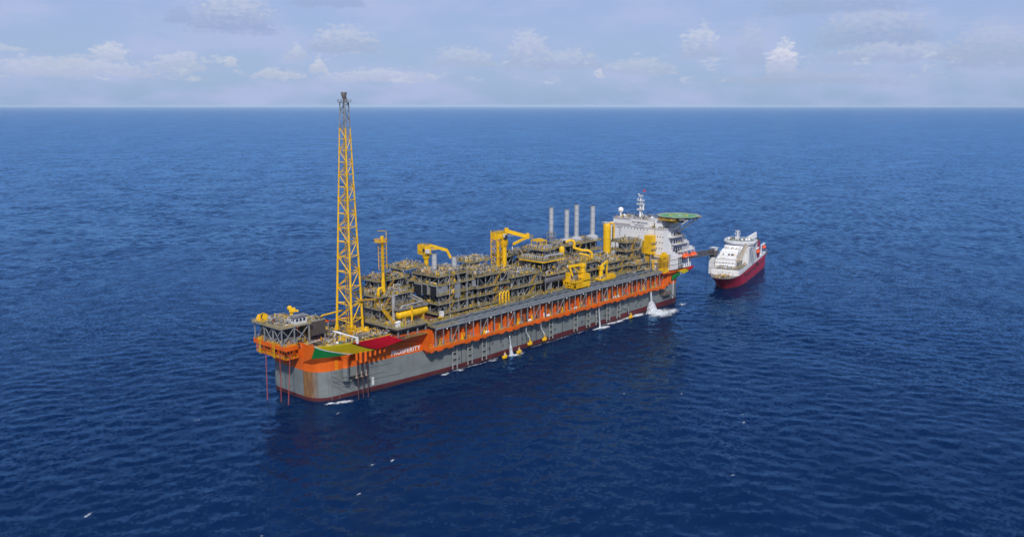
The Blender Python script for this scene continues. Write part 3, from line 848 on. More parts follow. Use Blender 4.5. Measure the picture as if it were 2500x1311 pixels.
slab('red_flag_panel', [(333.8, -33.6, 26.5), (337.0, -33.6, 25.8), (338.4, -33.2, 24.4), (343.6, -33.2, 25.6), (344.6, -33.6, 27.6)], REDF)
mb = MB()
mb.add([(306, -33, 26.3), (344, -33.5, 26.9), (344, 33.5, 26.9), (306, 33, 26.3), (318, -28.8, 20), (336, -15, 22.0), (336, 15, 22.0), (318, 28.8, 20)],
       [(3, 2, 1, 0), (4, 5, 6, 7), (0, 1, 5, 4), (1, 2, 6, 5), (2, 3, 7, 6), (3, 0, 4, 7)])
mb.build('aft_flare', fl, ship, smooth=False)
mb = MB(); mb.box(306, 315.5, -31.8, -28.9, 9.2, 9.8)
for x in (307.5, 311, 314.5): mb.beam((x, -31.5, 9.4), (x, -29.0, 6), .35); mb.box(x - .5, x + .5, -31.9, -30.9, 9.8, 12.0)
mb.box(303.5, 312, -29.8, -29.02, 9.6, 13.0)
mb.build('chain_platform', paint('rusty chain deck', (0.16, 0.13, 0.115), 0.6, 0.3), ship)
mb = MB(); mb.box(322.0, 322.5, -29.4, -28.9, 4.5, 20); mb.build('draught_mark', WHT2, ship)

# ------------------------------------------------------------------ mooring lines
def line(name, label, pts, r, mat, group):
    mb = MB(); mb.path(pts, r, 6)
    o = mb.build(name, mat); tag(o, label, 'mooring line', group); return o
for i, (a_, b_, w_) in enumerate((((-8.4, 11.5, 24.0), (-12.6, 5.4, -3), 'farthest from the flag corner'), ((-8.4, -1.5, 24.0), (-9.6, -2.6, -3), 'middle one of three'), ((-6.0, -6.9, 24.0), (-10.9, -10.6, -3), 'nearest the flag corner'))):
    line('mooring_line', 'red mooring line hanging from the bow gallery, ' + w_, [a_, tuple((Vector(a_) + Vector(b_)) / 2), b_], 0.22, LINE, 'mooring lines at the bow end')
for i, x in enumerate((20.9, 24.1, 27.2)):
    line('mooring_line', 'dark red mooring line running through the ' + ('first', 'second', 'third')[i] + ' chain stopper counted from the bow corner',
         [(x, -27.6, 24.0), (x, -27.3, 13.8), (x, -27.6, 10.6), (x - 1.6, -29.6, -3)], 0.30, LINED, 'mooring lines on the bow side')
for i, x in enumerate((307.5, 311, 314.5)):
    line('mooring_line', 'dark mooring line slanting from the stern chain deck, ' + ('nearest the big outfall', 'middle of three', 'nearest the stern corner')[i],
         [(x, -31.6, 10.5), (x + 12.5, -36.0, -3)], 0.26, BLK, 'mooring lines at the stern end')

# ------------------------------------------------------------------ bow platform
bp = thing('lattice_platform', 'grey lattice deck standing over the bow gallery beside the square bow corner', 'platform', (0, 8, 29))
PX0, PX1, PY0, PY1, PZ = -9.6, 9.5, -4.6, 21.8, 38.7
mb = MB(); mb.box(PX0, PX1, PY0, PY1, PZ - .6, PZ); mb.build('deck', DECKE, bp)
mb = MB(); mb.rail([(PX0 + .1, PY0 + .1), (PX1, PY0 + .1), (PX1, PY1), (PX0 + .1, PY1)], PZ, step=1.6); mb.build('handrail', RAIL, bp)
for x in (-8.4, -0.8, 8.2):
    for y in (-4.0, 3.8, 11.8, 20.8):
        mb = MB(); mb.beam((x, y, 29.2 if x < 0 else 26.7), (x, y, PZ - .6), .55); mb.build('column', STEEL, bp)
def xb(p, q, z0, z1, both=True, w_=.36):
    mb = MB(); mb.beam((p[0], p[1], z0), (q[0], q[1], z1), w_); mb.build('brace', STEEL, bp)
    if both:
        mb = MB(); mb.beam((p[0], p[1], z1), (q[0], q[1], z0), w_); mb.build('brace', STEEL, bp)
xb((-8.4, -4.0), (-0.8, -4.0), 29.3, 37.9); xb((-0.8, -4.0), (8.2, -4.0), 29.3, 37.9)
for y0_, y1_, b_ in ((-4, 3.8, False), (3.8, 11.8, True), (11.8, 20.8, False)):
    xb((-8.4, y1_), (-8.4, y0_ + (0 if b_ else 0)), 29.3, 37.9, b_)
xb((-8.4, -4.0), (-8.4, 3.8), 29.3, 37.9, False)
mb = MB(); mb.box(-6.2, 4, 0.5, 19, 29.3, 37.6); mb.build('interior_shade_box', DARK, bp)  # added dark block, its colour gives the shaded interior under the deck
mb = MB(); mb.box(-6, 2, -3, 0.2, 29.3, 32.0); mb.box(-7.8, -6.5, 4, 9, 29.3, 31.5); mb.build('winch_bed', MID, bp)
acc = {}; smalls(acc, PX0 + 1, PX1 - 2, PY0 + 1, PY1 - 1, PZ, 110, rng, 1.9); smalls(acc, -8, -6.4, -3.5, 20, 29.3, 22, rng, 2.5); smalls(acc, -7.6, 6, -3.8, 0, 29.3, 22, rng, 2.5); flush(acc, bp)
mb = MB()
for y in (-3.0, 1.5, 6): mb.beam((9.0, y, 26.8), (9.0, y, 38), .8)
mb.build('ladder_tower', YELD, bp)
# hose reel, cabin, small crane and wall on and beside it
hr = thing('hose_reel', 'yellow hose reel with black hose on the outer corner of the bow lattice deck', 'hose reel', (-5.5, 19.5, PZ))
for s_ in (-1.1, 1.1):
    mb = MB(); mb.lathe([(1.75, -.1), (1.75, .1)], (-4.6, 17.6 + s_, PZ + 2.3), (0, 1, 0), 18); mb.build('flange', YEL, hr)
mb = MB(); mb.tube((-4.6, 16.5, PZ + 2.3), (-4.6, 18.7, PZ + 2.3), 1.3, 16, caps=False); mb.build('hose_drum', BLK, hr)
mb = MB(); mb.box(-7.5, -3, 16, 21, PZ, PZ + .5); mb.add([(-7.6, 19.2, PZ + .4), (-4.8, 19.2, PZ + .4), (-4.8, 21, PZ + .4), (-7.6, 21, PZ + .4), (-6.4, 19.6, PZ + 3.2), (-5.0, 19.6, PZ + 3.2), (-5.0, 20.6, PZ + 3.2), (-6.4, 20.6, PZ + 3.2)], [(0, 1, 5, 4), (1, 2, 6, 5), (2, 3, 7, 6), (3, 0, 4, 7), (4, 5, 6, 7)])
mb.build('drive_frame', YEL, hr)
cb = thing('deck_cabin', 'grey flat roofed deck cabin on the bow lattice deck', 'cabin', (3.5, -1.8, PZ))
mb = MB(); mb.box(0, 7.6, -3.6, 0.4, PZ, PZ + 4.2); mb.build('wall', WHT2, cb)
mb = MB(); mb.box(-.8, 8.4, -4.3, 1.1, PZ + 4.2, PZ + 4.6); mb.build('roof', MID, cb)
for yy in (-2.6, -1.2):
    mb = MB(); mb.box(-.06, .0, yy - .45, yy + .45, PZ + 1.8, PZ + 3.2); mb.build('window', GLASS, cb)
for xx in (1.5, 3.6, 5.8):
    mb = MB(); mb.box(xx - .7, xx + .7, -3.66, -3.6, PZ + 1.7, PZ + 3.2); mb.build('window', GLASS, cb)
sc_ = thing('deck_crane', 'small folded yellow davit crane behind the deck cabin at the bow', 'crane', (8.7, 12.1, PZ))
mb = MB(); mb.tube((8.7, 12.1, PZ), (8.7, 12.1, PZ + 3.6), 1.0, 12); mb.build('pedestal', YEL, sc_)
mb = MB(); mb.obox((8.9, 11.6, PZ + 4.4), (3.2, 2.4, 2.0), -.6); mb.ball((8.0, 12.6, PZ + 5.4), 1.35, 10, 7); mb.build('crane_head', YEL, sc_)
mb = MB(); mb.beam((8.2, 12.0, PZ + 4.8), (11.4, 9.6, PZ + 3.6), .9); mb.build('boom', YEL, sc_)
bw = thing('storage_shelter', 'dark brown windowless shelter wall between bow lattice deck and flare tower', 'shelter', (12, 2, 30))
mb = MB(); mb.box(9.8, 20.5, -1.5, 7.6, 30.6, 38.0); mb.build('wall', BROWN, bw)
mb = MB(); mb.box(9.6, 20.7, -1.7, 7.8, 38.0, 38.3); mb.build('roof', DECKE, bw)
for x in (10.2, 20.1):
    for y in (-1.2, 7.2):
        mb = MB(); mb.beam((x, y, 26.7), (x, y, 30.6), .5); mb.build('leg', STEEL, bw)
acc = {}; smalls(acc, 10, 20, -1, 7, 38.3, 26, rng, 1.4); flush(acc, bw)

# ------------------------------------------------------------------ things on the foredeck
wb = thing('pipe_bridge', 'long white pipe carried on white posts across the foredeck', 'pipe bridge', (19.5, -20, 27))
mb = MB(); mb.tube((19.5, -9.6, 33.0), (19.5, -29.2, 33.0), .42, 10); mb.tube((19.5, -12.2, 33.0), (19.5, -16.2, 33.0), .62, 10); mb.build('pipe', WHT, wb)
mb = MB(); mb.box(19.0, 20.0, -30.1, -29.0, 30.0, 33.5); mb.build('end_leg', WHT, wb)
for y in (-10.5, -15.5, -20.5, -25.5):
    mb = MB(); mb.beam((19.5, y, 26.75), (19.5, y, 32.6), .24); mb.build('post', WHT2, wb)
for lab, bx in (('yellow equipment box beside the near leg of the flare tower', (20.0, 25.5, -18.0, -13.2, 28.2, 30.6)), ('flat yellow box on the foredeck behind the brown shelter', (24.5, 29.0, 8.0, 13.5, 28.6, 30.0))):
    yb = thing('equipment_box', lab, 'box', (bx[0], bx[2], bx[4]), group='yellow boxes on the foredeck')
    mb = MB(); mb.box(*bx); mb.build('casing', YEL, yb)
    mb = MB(); mb.box(bx[0] - .15, bx[1] + .15, bx[2] - .15, bx[3] + .15, bx[5], bx[5] + .16); mb.build('cover', YEL, yb)
    mb = MB(); mb.box(bx[0] + .3, bx[1] - .3, bx[2] + .3, bx[3] - .3, 26.76, bx[4]); mb.build('skid', STEEL, yb)
aw = thing('winch_cover', 'dark green cover with a white end on the foredeck by the flag bulwark', 'cover', (12, -23, 27))
mb = MB(); mb.lathe([(1.5, 0), (1.5, 2.2)], (12.6, -22.2, 29.2), (1, 0, 0), 14); mb.build('hood', TEAL, aw)
mb = MB(); mb.ball((12.4, -22.4, 30.4), .8, 10, 6); mb.box(11.0, 12.5, -23.0, -21.8, 28.0, 29.0); mb.build('white_end', WHT, aw)
mb = MB(); mb.box(11.6, 14.6, -23.2, -21.2, 26.76, 28.2); mb.build('base', MID, aw)
wn = []
for i, (x, y) in enumerate(((4.5, -13.0), (6.0, -17.5))):
    t_ = thing('mooring_winch', ('red mooring winch nearest the bow end of the foredeck', 'red mooring winch nearer the flag bulwark')[i], 'winch', (x, y, 26.75), group='mooring winches on the foredeck')
    mb = MB(); mb.tube((x, y - 1.4, 28.6), (x, y + 1.4, 28.6), 1.0, 14); mb.build('drum', REDP, t_)
    for s_ in (-1.5, 1.5):
        mb = MB(); mb.lathe([(1.5, -.1), (1.5, .1)], (x, y + s_, 28.6), (0, 1, 0), 16); mb.build('flange', BLK, t_)
    mb = MB(); mb.box(x - 1.5, x + 1.5, y - 2, y + 2, 26.76, 27.3); mb.build('bed', MID, t_)
acc = {}
smalls(acc, 1.5, 20, -18, -6, 26.76, 170, rng, 3.8); smalls(acc, 20, 45, -27, 20, 26.76, 420, rng, 4.2); smalls(acc, 8, 24, -23.5, -18, 26.76, 70, rng, 3.0); smalls(acc, 22, 45, -25, -10, 29.0, 120, rng, 2.4)
mb = acc['yellow']
for y in (-24.5, -20.0, -8.0, 8.0): mb.path([(22, y, 29.0), (46, y, 29.0)], .28, 6)
mb.path([(10, 9, 33), (24, 11, 33), (28, 12, 36.5), (44, 14, 36.5)], .5, 8)
for i in range(8): mb.path([(31.5 + i * .9, -14, 30.2), (31.5 + i * .9, -10, 31.8), (31.5 + i * .9, -6, 30.6)], .2, 5)
for x, y in ((38, -15), (41, -11)): mb.lathe([(1.5, 0), (1.7, .6), (1.5, 1.2)], (x, y, 30), (0, 1, 0), 14)
mb = acc['dark']; mb.box(25, 31, -4, 6, 26.76, 29.5); mb.box(33, 44, -24, -18, 26.76, 28.2); mb.box(30, 44, 12, 20, 26.76, 30)
mb = acc['yel2']
for y in (-22.5, -16.0, -4.0, 3.0):
    mb.rail([(22, y), (45.5, y)], 28.9, closed=False, step=2.0, w=.1)
for x in (22.5, 30.5, 38.0): mb.rail([(x, -26), (x, 16)], 28.9, closed=False, step=2.0, w=.1)
mb = acc['grey']; mb.box(22, 23.2, -28, 20, 28.6, 29.0); mb.box(30, 41, -25.8, -25.0, 28.4, 28.9)
flush(acc, ship)
mb = MB(); mb.box(26, 41, -28.4, -26.0, 28.2, 28.6); mb.build('foredeck_walkway', DECKE, ship)
mb = MB(); mb.rail([(26, -28.3), (41, -28.3)], 28.6, closed=False); mb.rail([(26, -26.1), (41, -26.1)], 28.6, closed=False); mb.build('walkway_handrail', RAIL, ship)

# ------------------------------------------------------------------ flare tower
ft = thing('flare_tower', 'tall yellow three legged lattice flare tower with grey top rising from the bow', 'flare tower', (33.6, -5.7, 27))
cx_, cy_ = 33.6, -5.7
ANG = [R(-122), R(116), R(-3)]
Z0, ZT = 27.0, 151.5
def leg_at(i, z):
    t = (z - 36.0) / (ZT - 36.0)
    r_ = 7.9 + (2.55 - 7.9) * t
    return Vector((cx_ + (1.0) * t + r_ * math.cos(ANG[i]), cy_ + r_ * math.sin(ANG[i]), z))
zs = [36.0]
hgt = 9.4
while zs[-1] < 140:
    zs.append(zs[-1] + hgt); hgt *= 0.965
kscale = (138.6 - 36.0) / (zs[-1] - 36.0)
zs = [36 + (z - 36) * kscale for z in zs]
zs += [143.0, 147.3, 151.5]
for i in range(3):
    for (za, zb, m_) in ((36.0, 88.0, YEL), (88.0, 138.6, YEL), (138.6, 151.5, STEEL)):
        mb = MB(); f_ = lambda z: 0.66 - 0.36 * (z - 36) / 115
        mb.tube(leg_at(i, za), leg_at(i, zb), f_(za), 10, f_(zb)); mb.build('leg', m_, ft)
for n_, z in enumerate(zs):
    m_ = YEL if z < 138 else STEEL
    wv = 0.27 - 0.12 * (z - 36) / 115
    for i in range(3):
        j = (i + 1) % 3
        mb = MB(); mb.tube(leg_at(i, z), leg_at(j, z), wv, 7); mb.build('horizontal_brace', m_, ft)
        if n_ < len(zs) - 1:
            z2 = zs[n_ + 1]
            a, b = (i, j) if (n_ + (i == 1)) % 2 else (j, i)
            mb = MB(); mb.tube(leg_at(a, z), leg_at(b, z2), wv * 1.05, 7); mb.build('diagonal_brace', m_, ft)
    if 38 < z < 138:
        mb = MB(); c_ = (leg_at(0, z) + leg_at(1, z) + leg_at(2, z)) / 3; q_ = leg_at(1, z).lerp(c_, .55)
        mb.obox((q_.x, q_.y, z + .05), (2.2 * (1 - .4 * (z - 36) / 115), 1.6, .12)); mb.build('rest_platform', YELD, ft)
mb = MB()
for q_ in (Vector((-.6, .8, 0)), Vector((.5, .3, 0)), Vector((0, -.5, 0))):
    mb.tube(Vector((cx_ - .6, cy_ + 1.2, 30)) + q_, Vector((cx_ + .83, cy_ + .12, 138.6)) + q_ * .64, .24, 6)
mb.build('flare_riser', YELD, ft)
mb = MB()
for q_ in (Vector((-.6, .8, 0)), Vector((.5, .3, 0)), Vector((0, -.5, 0))):
    mb.tube(Vector((cx_ + .83, cy_ + .12, 138.6)) + q_ * .64, Vector((cx_ + 1.0, cy_, 151.4)) + q_ * .6, .24, 6)
mb.build('upper_flare_riser', STEEL, ft)
mb = MB(); mb.obox((cx_ + 1.0, cy_, 151.6), (4.8, 4.8, .25)); mb.rail([(cx_ - 1.4, cy_ - 2.4), (cx_ + 3.4, cy_ - 2.4), (cx_ + 3.4, cy_ + 2.4), (cx_ - 1.4, cy_ + 2.4)], 151.7, h=1.3, w=.16); mb.build('top_platform', STEEL, ft)
mb = MB(); mb.lathe([(.55, 0), (.6, 1.6), (1.05, 2.2), (1.5, 4.4), (1.55, 5.0), (1.35, 5.0), (.9, 2.6)], (cx_ + .9, cy_, 151.7), (0, 0, 1), 14); mb.tube((cx_ + 1.9, cy_ - .6, 151.7), (cx_ + 1.9, cy_ - .6, 154.2), .35, 8); mb.build('flare_tip', paint('scorched steel', (0.19, 0.165, 0.155), 0.5, 0.3), ft)
for i in range(3):
    p = leg_at(i, 36.0)
    mb = MB(); mb.tube((p.x, p.y, 26.75), p, .75, 10)
    for s_ in (0.6, 2.2):
        mb.beam((p.x + 2.2 * math.cos(ANG[i] + s_ * 2), p.y + 2.2 * math.sin(ANG[i] + s_ * 2), 26.8), p - Vector((0, 0, .8)), .5)
    mb.build('foot', YEL, ft)
p = leg_at(0, 36)
mb = MB()
for z in (27.4, 29.4, 31.4, 33.4):
    mb.rail([(p.x - 1.5, p.y - 1.5), (p.x + 1.5, p.y - 1.5), (p.x + 1.5, p.y + 1.5), (p.x - 1.5, p.y + 1.5)], z, step=1.0, w=.16)
for a_ in range(4): mb.beam((p.x + (-1.5, 1.5, 1.5, -1.5)[a_], p.y + (-1.5, -1.5, 1.5, 1.5)[a_], 26.8), (p.x + (-1.5, 1.5, 1.5, -1.5)[a_], p.y + (-1.5, -1.5, 1.5, 1.5)[a_], 34.5), .25)
mb.build('access_cage', YEL, ft)
mb = MB()
for dz in (0, .5): mb.tube(leg_at(2, 58 - 12).lerp(leg_at(0, 46), .3) + Vector((0, 0, dz)), (52.0, -7.0, 44.5 + dz), .28, 7)
mb.build('flare_header', YELD, ft)

# ------------------------------------------------------------------ pipe rack along the near side
pr = thing('pipe_rack', 'long grey pipe rack on posts above the orange side gallery', 'pipe rack', (71, -30, 28))
RZ = 29.0
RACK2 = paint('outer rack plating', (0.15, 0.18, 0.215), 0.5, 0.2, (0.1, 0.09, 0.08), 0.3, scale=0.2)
def ry_in(x): return -23.0 + (x - 71) * 0.030
x = 71.0; k = 0
while x < 298:
    L = 7.6
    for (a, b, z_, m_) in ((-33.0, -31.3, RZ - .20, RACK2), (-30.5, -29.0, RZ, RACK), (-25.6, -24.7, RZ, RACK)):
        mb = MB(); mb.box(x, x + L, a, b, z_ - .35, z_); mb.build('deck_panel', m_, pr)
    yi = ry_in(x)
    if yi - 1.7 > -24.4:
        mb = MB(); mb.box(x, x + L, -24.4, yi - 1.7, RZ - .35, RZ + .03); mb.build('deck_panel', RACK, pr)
    mb = MB(); mb.box(x, x + L, yi - 1.5, yi, RZ, RZ + .45); mb.build('walkway_panel', DECKE, pr)
    mb = MB(); mb.box(x + 0.2, x + 3.7, -28.8, -25.75, RZ - .3, RZ - .02); mb.build('slot_cover', RACK, pr)
    x += L + .12; k += 1
mb = MB(); mb.box(71, 300, -32.9, -22.5, RZ - 1.25, RZ - .42); mb.build('slot_shade_fill', SLOT, pr)  # shallow fill whose near-black colour paints the shade of deep slots
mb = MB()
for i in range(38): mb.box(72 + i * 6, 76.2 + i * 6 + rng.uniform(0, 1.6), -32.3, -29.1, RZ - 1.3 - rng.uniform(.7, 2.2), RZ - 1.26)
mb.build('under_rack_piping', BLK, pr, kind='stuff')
mb = MB(); mb.box(71, 300, -33.15, -33.0, RZ - 1.3, RZ - .1)
for y in (-30.6, -28.9, -25.68): mb.box(71, 300, y - .08, y + .08, RZ - .6, RZ - .1)
mb.build('edge_beam', STEEL, pr)
mb = MB()
for y, r_ in ((-32.5, .18), (-30.1, .2), (-29.5, .2), (-24.2, .2)): mb.tube((72, y, RZ + r_ * .6), (299.5, y, RZ + r_ * .6), r_, 7)
mb.build('pipe_run', paint('grey pipe', (0.20, 0.23, 0.265), 0.45, 0.2), pr)
for i, x in enumerate(np.arange(71.4, 300, 5.95)):
    mb = MB(); mb.beam((x, -32.6, 17.5), (x, -32.6, RZ - 1.25), .42); mb.build('post', STEEL, pr)
    if i % 4 == 2:
        mb = MB(); mb.beam((x, -32.6, 17.9), (x + 5.95, -32.6, RZ - 1.4), .3); mb.build('brace', STEEL, pr)
    if i % 3 == 1:
        mb = MB(); mb.tube((x + 2, -32.9, RZ - 1.9), (x + 2.5, -33.4, RZ - 1.9), .28, 6); mb.build('flood_lamp', WHT, pr)
mb = MB(); mb.rail([(71, ry_in(71)), (303, ry_in(303))], RZ + .45, closed=False, step=2.0, w=.12); mb.rail([(71, ry_in(71) - 1.5), (303, ry_in(303) - 1.5)], RZ + .45, closed=False, step=2.0)
mb.rail([(71.1, -33), (71.1, -23)], RZ, closed=False); mb.rail([(71.1, -33), (88, -33)], RZ, closed=False); mb.rail([(270, -33), (299.8, -33)], RZ, closed=False)
mb.build('handrail', RAIL, pr)
acc = {}; smalls(acc, 72, 300, -24.5, -19.5, RZ + .4, 130, rng, 1.4); flush(acc, pr)
sg = thing('yellow_station', 'yellow box station at the bow end of the pipe rack walkway', 'box', (70.5, -25.5, 29))
mb = MB(); mb.box(69.6, 72.0, -26.2, -24.4, 29.1, 31.9); mb.build('casing', YEL, sg)
mb = MB(); mb.beam((70.8, -25.3, 31.9), (70.8, -25.3, 34.0), .3); mb.build('post', REDP, sg)

# ------------------------------------------------------------------ process modules
def module(label, x0, x1, y0, y1, levels, seed, dens=1.0, fill=0.85, brace=0.8, topn=1.1, bay=6.2, low=DK, group='process modules along the deck'):
    r = random.Random(seed)
    t = thing('process_module', label, 'module', ((x0 + x1) / 2, (y0 + y1) / 2, low), group=group)
    nx = max(1, round((x1 - x0) / bay)); ny = max(1, round((y1 - y0) / (bay * 1.3)))
    xs = [x0 + (x1 - x0) * i / nx for i in range(nx + 1)]; ys = [y0 + (y1 - y0) * i / ny for i in range(ny + 1)]
    for i, x in enumerate(xs):
        for j, y in enumerate(ys):
            if 0 < i < nx and 0 < j < ny: continue
            mb = MB(); mb.beam((x, y, low), (x, y, levels[-1] - .1), .38); mb.build('column', STEEL, t)
    allz = [low] + list(levels)
    for li, z in enumerate(levels):
        ov = 1.3 if li < len(levels) - 1 or len(levels) == 1 else 1.0
        a0, a1, b0, b1 = x0 - ov, x1 + ov * .5, y0 - ov, y1 + ov * .5
        mb = MB(); mb.box(a0 + .12, a1 - .12, b0 + .12, b1 - .12, z - .32, z); mb.build('deck', DECK, t)
        mb = MB()
        mb.box(a0, a1, b0 - .12, b0 + .117, z - .45, z + .04); mb.box(a0 - .12, a0 + .117, b0 + .12, b1, z - .55, z + .06)
        mb.box(a0, a1, b1 - .117, b1 + .12, z - .55, z + .06); mb.box(a1 - .117, a1 + .12, b0 + .12, b1 - .12, z - .55, z + .06)
        mb.build('deck_edge', DECKE, t)
        mb = MB(); mb.rail([(a0, b0), (a1, b0), (a1, b1), (a0, b1)], z, step=1.7, w=.10); mb.build('handrail', RAIL, t)
        # bracing on the near and the bow facing side below this deck
        zl, zh = (levels[li - 1] if li else low), z - .4
        if zh - zl > 3:
            for i in range(nx):
                if r.random() < brace:
                    p, q = (xs[i], xs[i + 1]) if r.random() < .5 else (xs[i + 1], xs[i])
                    mb = MB()
                    if r.random() < .45:
                        m_ = (p + q) / 2; mb.beam((p, y0, zl), (m_, y0, zh), .25); mb.beam((m_, y0, zh), (q, y0, zl), .25)
                    else: mb.beam((p, y0, zl), (q, y0, zh), .27)
                    mb.build('brace', STEEL, t)
            for j in range(ny):
                if r.random() < brace:
                    p, q = (ys[j], ys[j + 1]) if r.random() < .5 else (ys[j + 1], ys[j])
                    mb = MB(); mb.beam((x0, p, zl), (x0, q, zh), .27); mb.build('brace', STEEL, t)
            # equipment standing inside
            h = zh - zl
            x = x0 + 1
            while x < x1 - 2.5:
                L = r.uniform(2.6, 6.5); L = min(L, x1 - 1 - x)
                for (ya, yb) in ((y0 + 1.4, y0 + min(6.5, (y1 - y0) * .45)), (y0 + min(8.0, (y1 - y0) * .5), y1 - 1.2)):
                    if yb - ya < 1.2 or r.random() > fill: continue
                    k = r.random(); hh = h * r.uniform(.45, .92)
                    m_ = r.choice((DARK, DARK, DARK, MID, MID, TANKG, YEL if r.random() < .25 else DARK, WHT2 if r.random() < .3 else MID))
                    mb = MB()
                    if k < .35:
                        rr = min(1.5, h * .28, (yb - ya) / 2.2); mb.tank((x, (ya + yb) / 2, zl + rr + .7), (x + L, (ya + yb) / 2, zl + rr + .7), rr, 14)
                        mb.box(x + L * .2, x + L * .2 + .4, (ya + yb) / 2 - rr * .8, (ya + yb) / 2 + rr * .8, zl, zl + rr); mb.box(x + L * .75, x + L * .75 + .4, (ya + yb) / 2 - rr * .8, (ya + yb) / 2 + rr * .8, zl, zl + rr)
                        mb.build('vessel', m_, t)
                    elif k < .55:
                        rr = min(1.3, L * .35); mb.lathe([(rr * .7, 0), (rr, .2), (rr, hh * .85), (rr * .7, hh * .97), (.1, hh)], (x + L / 2, (ya + yb) / 2, zl), (0, 0, 1), 14); mb.build('upright_vessel', m_, t)
                    else:
                        mb.box(x + .2, x + L - .2, ya + .2, yb - .2, zl, zl + hh); mb.box(x + .6, x + L * .5, ya, ya + .2, zl + hh * .2, zl + hh * .7)
                        if r.random() < .5: mb.box(x + L * .55, x + L - .6, ya + .6, yb - .8, zl + hh, zl + min(h, hh + .7))
                        mb.build('equipment_skid', m_, t)
                x += L + r.uniform(.4, 1.2)
        acc = {}
        if zh - zl > 3:
            n = int((x1 - x0) * .55 * dens); smalls(acc, x0 - .9, x1, y0 - .9, y0 + 1.3, zl, n, r, min(3, h))
            n = int((y1 - y0) * .45 * dens); smalls(acc, x0 - .9, x0 + 1.2, y0, y1, zl, n, r, min(3, h))
        if li == len(levels) - 1:
            smalls(acc, x0, x1 - 1, y0, y1 - 1, z, int((x1 - x0) * (y1 - y0) * .42 * dens * topn), r, 2.5)
            smalls(acc, x0, x1 - 1, y0, y1 - 1, z, int((x1 - x0) * (y1 - y0) * .05 * dens * topn), r, 4.2)
        flush(acc, t)
    mb = MB(); z = levels[0]
    if len(levels) > 1:
        xx = r.uniform(x0 + 2, max(x0 + 2.1, x1 - 7))
        for z1_, z2_ in zip(levels[:-1], levels[1:]):
            stair(mb, (xx, y0 - .7, z1_), (xx + (z2_ - z1_) * .9, y0 - .7, z2_)); xx += r.uniform(-1, 1)
        mb.build('stair', YELD, t)
    return t

mods = {}
mods['B'] = module('open lattice module behind the big yellow tank, nearest the flare tower', 51.5, 74, -9.0, 11.5, [32.5, 39.3, 46.0], 21, brace=.95, topn=.9)
mods['B2'] = module('small upper module of grey steel behind the tall yellow column', 60, 82, 2, 17, [46.2, 52.2], 22, low=46.05, fill=.7)
mods['C'] = module('far module with cluttered roof left of the knuckle boom crane', 84, 101, 7, 23, [34, 41, 48, 55.2], 23)
mods['D'] = module('module with dark louvred intakes and two short grey stacks', 91.5, 119.5, -14.0, 8.5, [30.2, 36.2, 41.6, 47.2, 52.4], 24, brace=.9, fill=.9, topn=1.15)
mods['E'] = module('braced module between the louvred module and the yellow pipe loops', 123, 150, -15.0, 8, [30.2, 36.3, 41.2, 48.2], 25, brace=.9)
mods['F'] = module('lower braced module left of the dark horizontal vessel', 152.5, 180.5, -16.2, 6, [30.2, 36.5, 43.6], 26, brace=.95)
mods['F2'] = module('far module with plain dark sides behind the braced modules', 141, 160, 9.5, 25, [36, 43, 51.5], 27, fill=.7)
mods['F3'] = module('far module behind the tall lattice crane', 180, 205, 14, 26, [36, 43, 50.0], 28)
mods['H'] = module('dark module under the stepped manifold decks', 184.5, 209, -3.5, 12, [30.2, 37, 43.4], 29, fill=.95, brace=.5)
mods['H2'] = module('stepped deck of bent silver pipes above the dark vessel', 184.5, 207, -14.5, 6.5, [50.0], 30, low=43.5, brace=.4, topn=1.3)
mods['H3'] = module('smallest topmost deck crowded with curved grey pipes', 189.5, 199.5, -11.5, 8, [55.8], 31, low=50.2, brace=.3, topn=1.6)
mods['I'] = module('module with tall bent yellow pipes behind the yellow pedestal crane', 217.5, 249, -14.5, 6, [30.2, 36.6, 42.4], 32, brace=.6)
mods['I2'] = module('low module between the yellow pedestal cranes and the stern module', 251, 281, -15, 0.5, [30.2, 34.4, 39.0], 33, brace=.8)
mods['J'] = module('far generator module carrying the four tall grey stacks', 224, 278, 8, 25, [38, 44.5, 51.2], 34, fill=.95, brace=.4)
mods['J2'] = module('module deck at the foot of the thick yellow column', 254, 283, 1.6, 7.4, [34, 40.6], 35, brace=.5)
mods['K'] = module('tall dark module in front of the white accommodation block', 284.5, 302.0, -11.5, 3.0, [30.2, 37.4, 43.5, 50.0], 36, fill=.95, brace=.8, topn=1.4)
mods['K2'] = module('low dark lattice bay below the tall stern module', 281, 303, -20.0, -13.2, [30.2, 34.6], 37, brace=.9, fill=.6)

# louvred intakes on the bow facing side of the louvred module
tD = mods['D']
for (ya, yb, zc) in ((-14.6, -9.0, 44.0), (-6.5, -2.2, 44.0), (-1.6, 5.2, 43.4)):
    mb = MB(); mb.box(89.3, 96.0, ya, yb, zc - 3.0, zc + 3.0); mb.build('intake_housing', STEEL, tD)
    for i in range(7):
        z = zc - 2.6 + i * .82
        mb = MB(); mb.obox((89.2, (ya + yb) / 2, z), (.42, yb - ya - .5, .16), 0, .7); mb.build('louvre', DARK, tD)
    mb = MB(); mb.box(89.16, 89.3, ya + .25, yb - .25, zc - 2.8, zc + 2.8); mb.build('intake_shade_plate', SLOT, tD)  # flat plate on the housing, the shade behind the louvres as colour
mb = MB(); mb.box(92.5, 97.5, -15.2, -14.6, 42.2, 46.4); mb.build('side_panel', STEEL, tD)
mb = MB(); mb.box(103.6, 108.0, -15.2, -14.6, 38.0, 46.2); mb.build('side_panel', STEEL, tD)
mb = MB(); mb.box(118, 121, -15.2, -14.7, 42.3, 46.3); mb.build('side_panel', STEEL, tD)
mb = MB()
for x in (99.0, 106.0, 113.5): mb.tube((x, -15.3, 30), (x, -15.3, 56), .3, 8)
mb.build('vent_pipe', STEEL, tD)

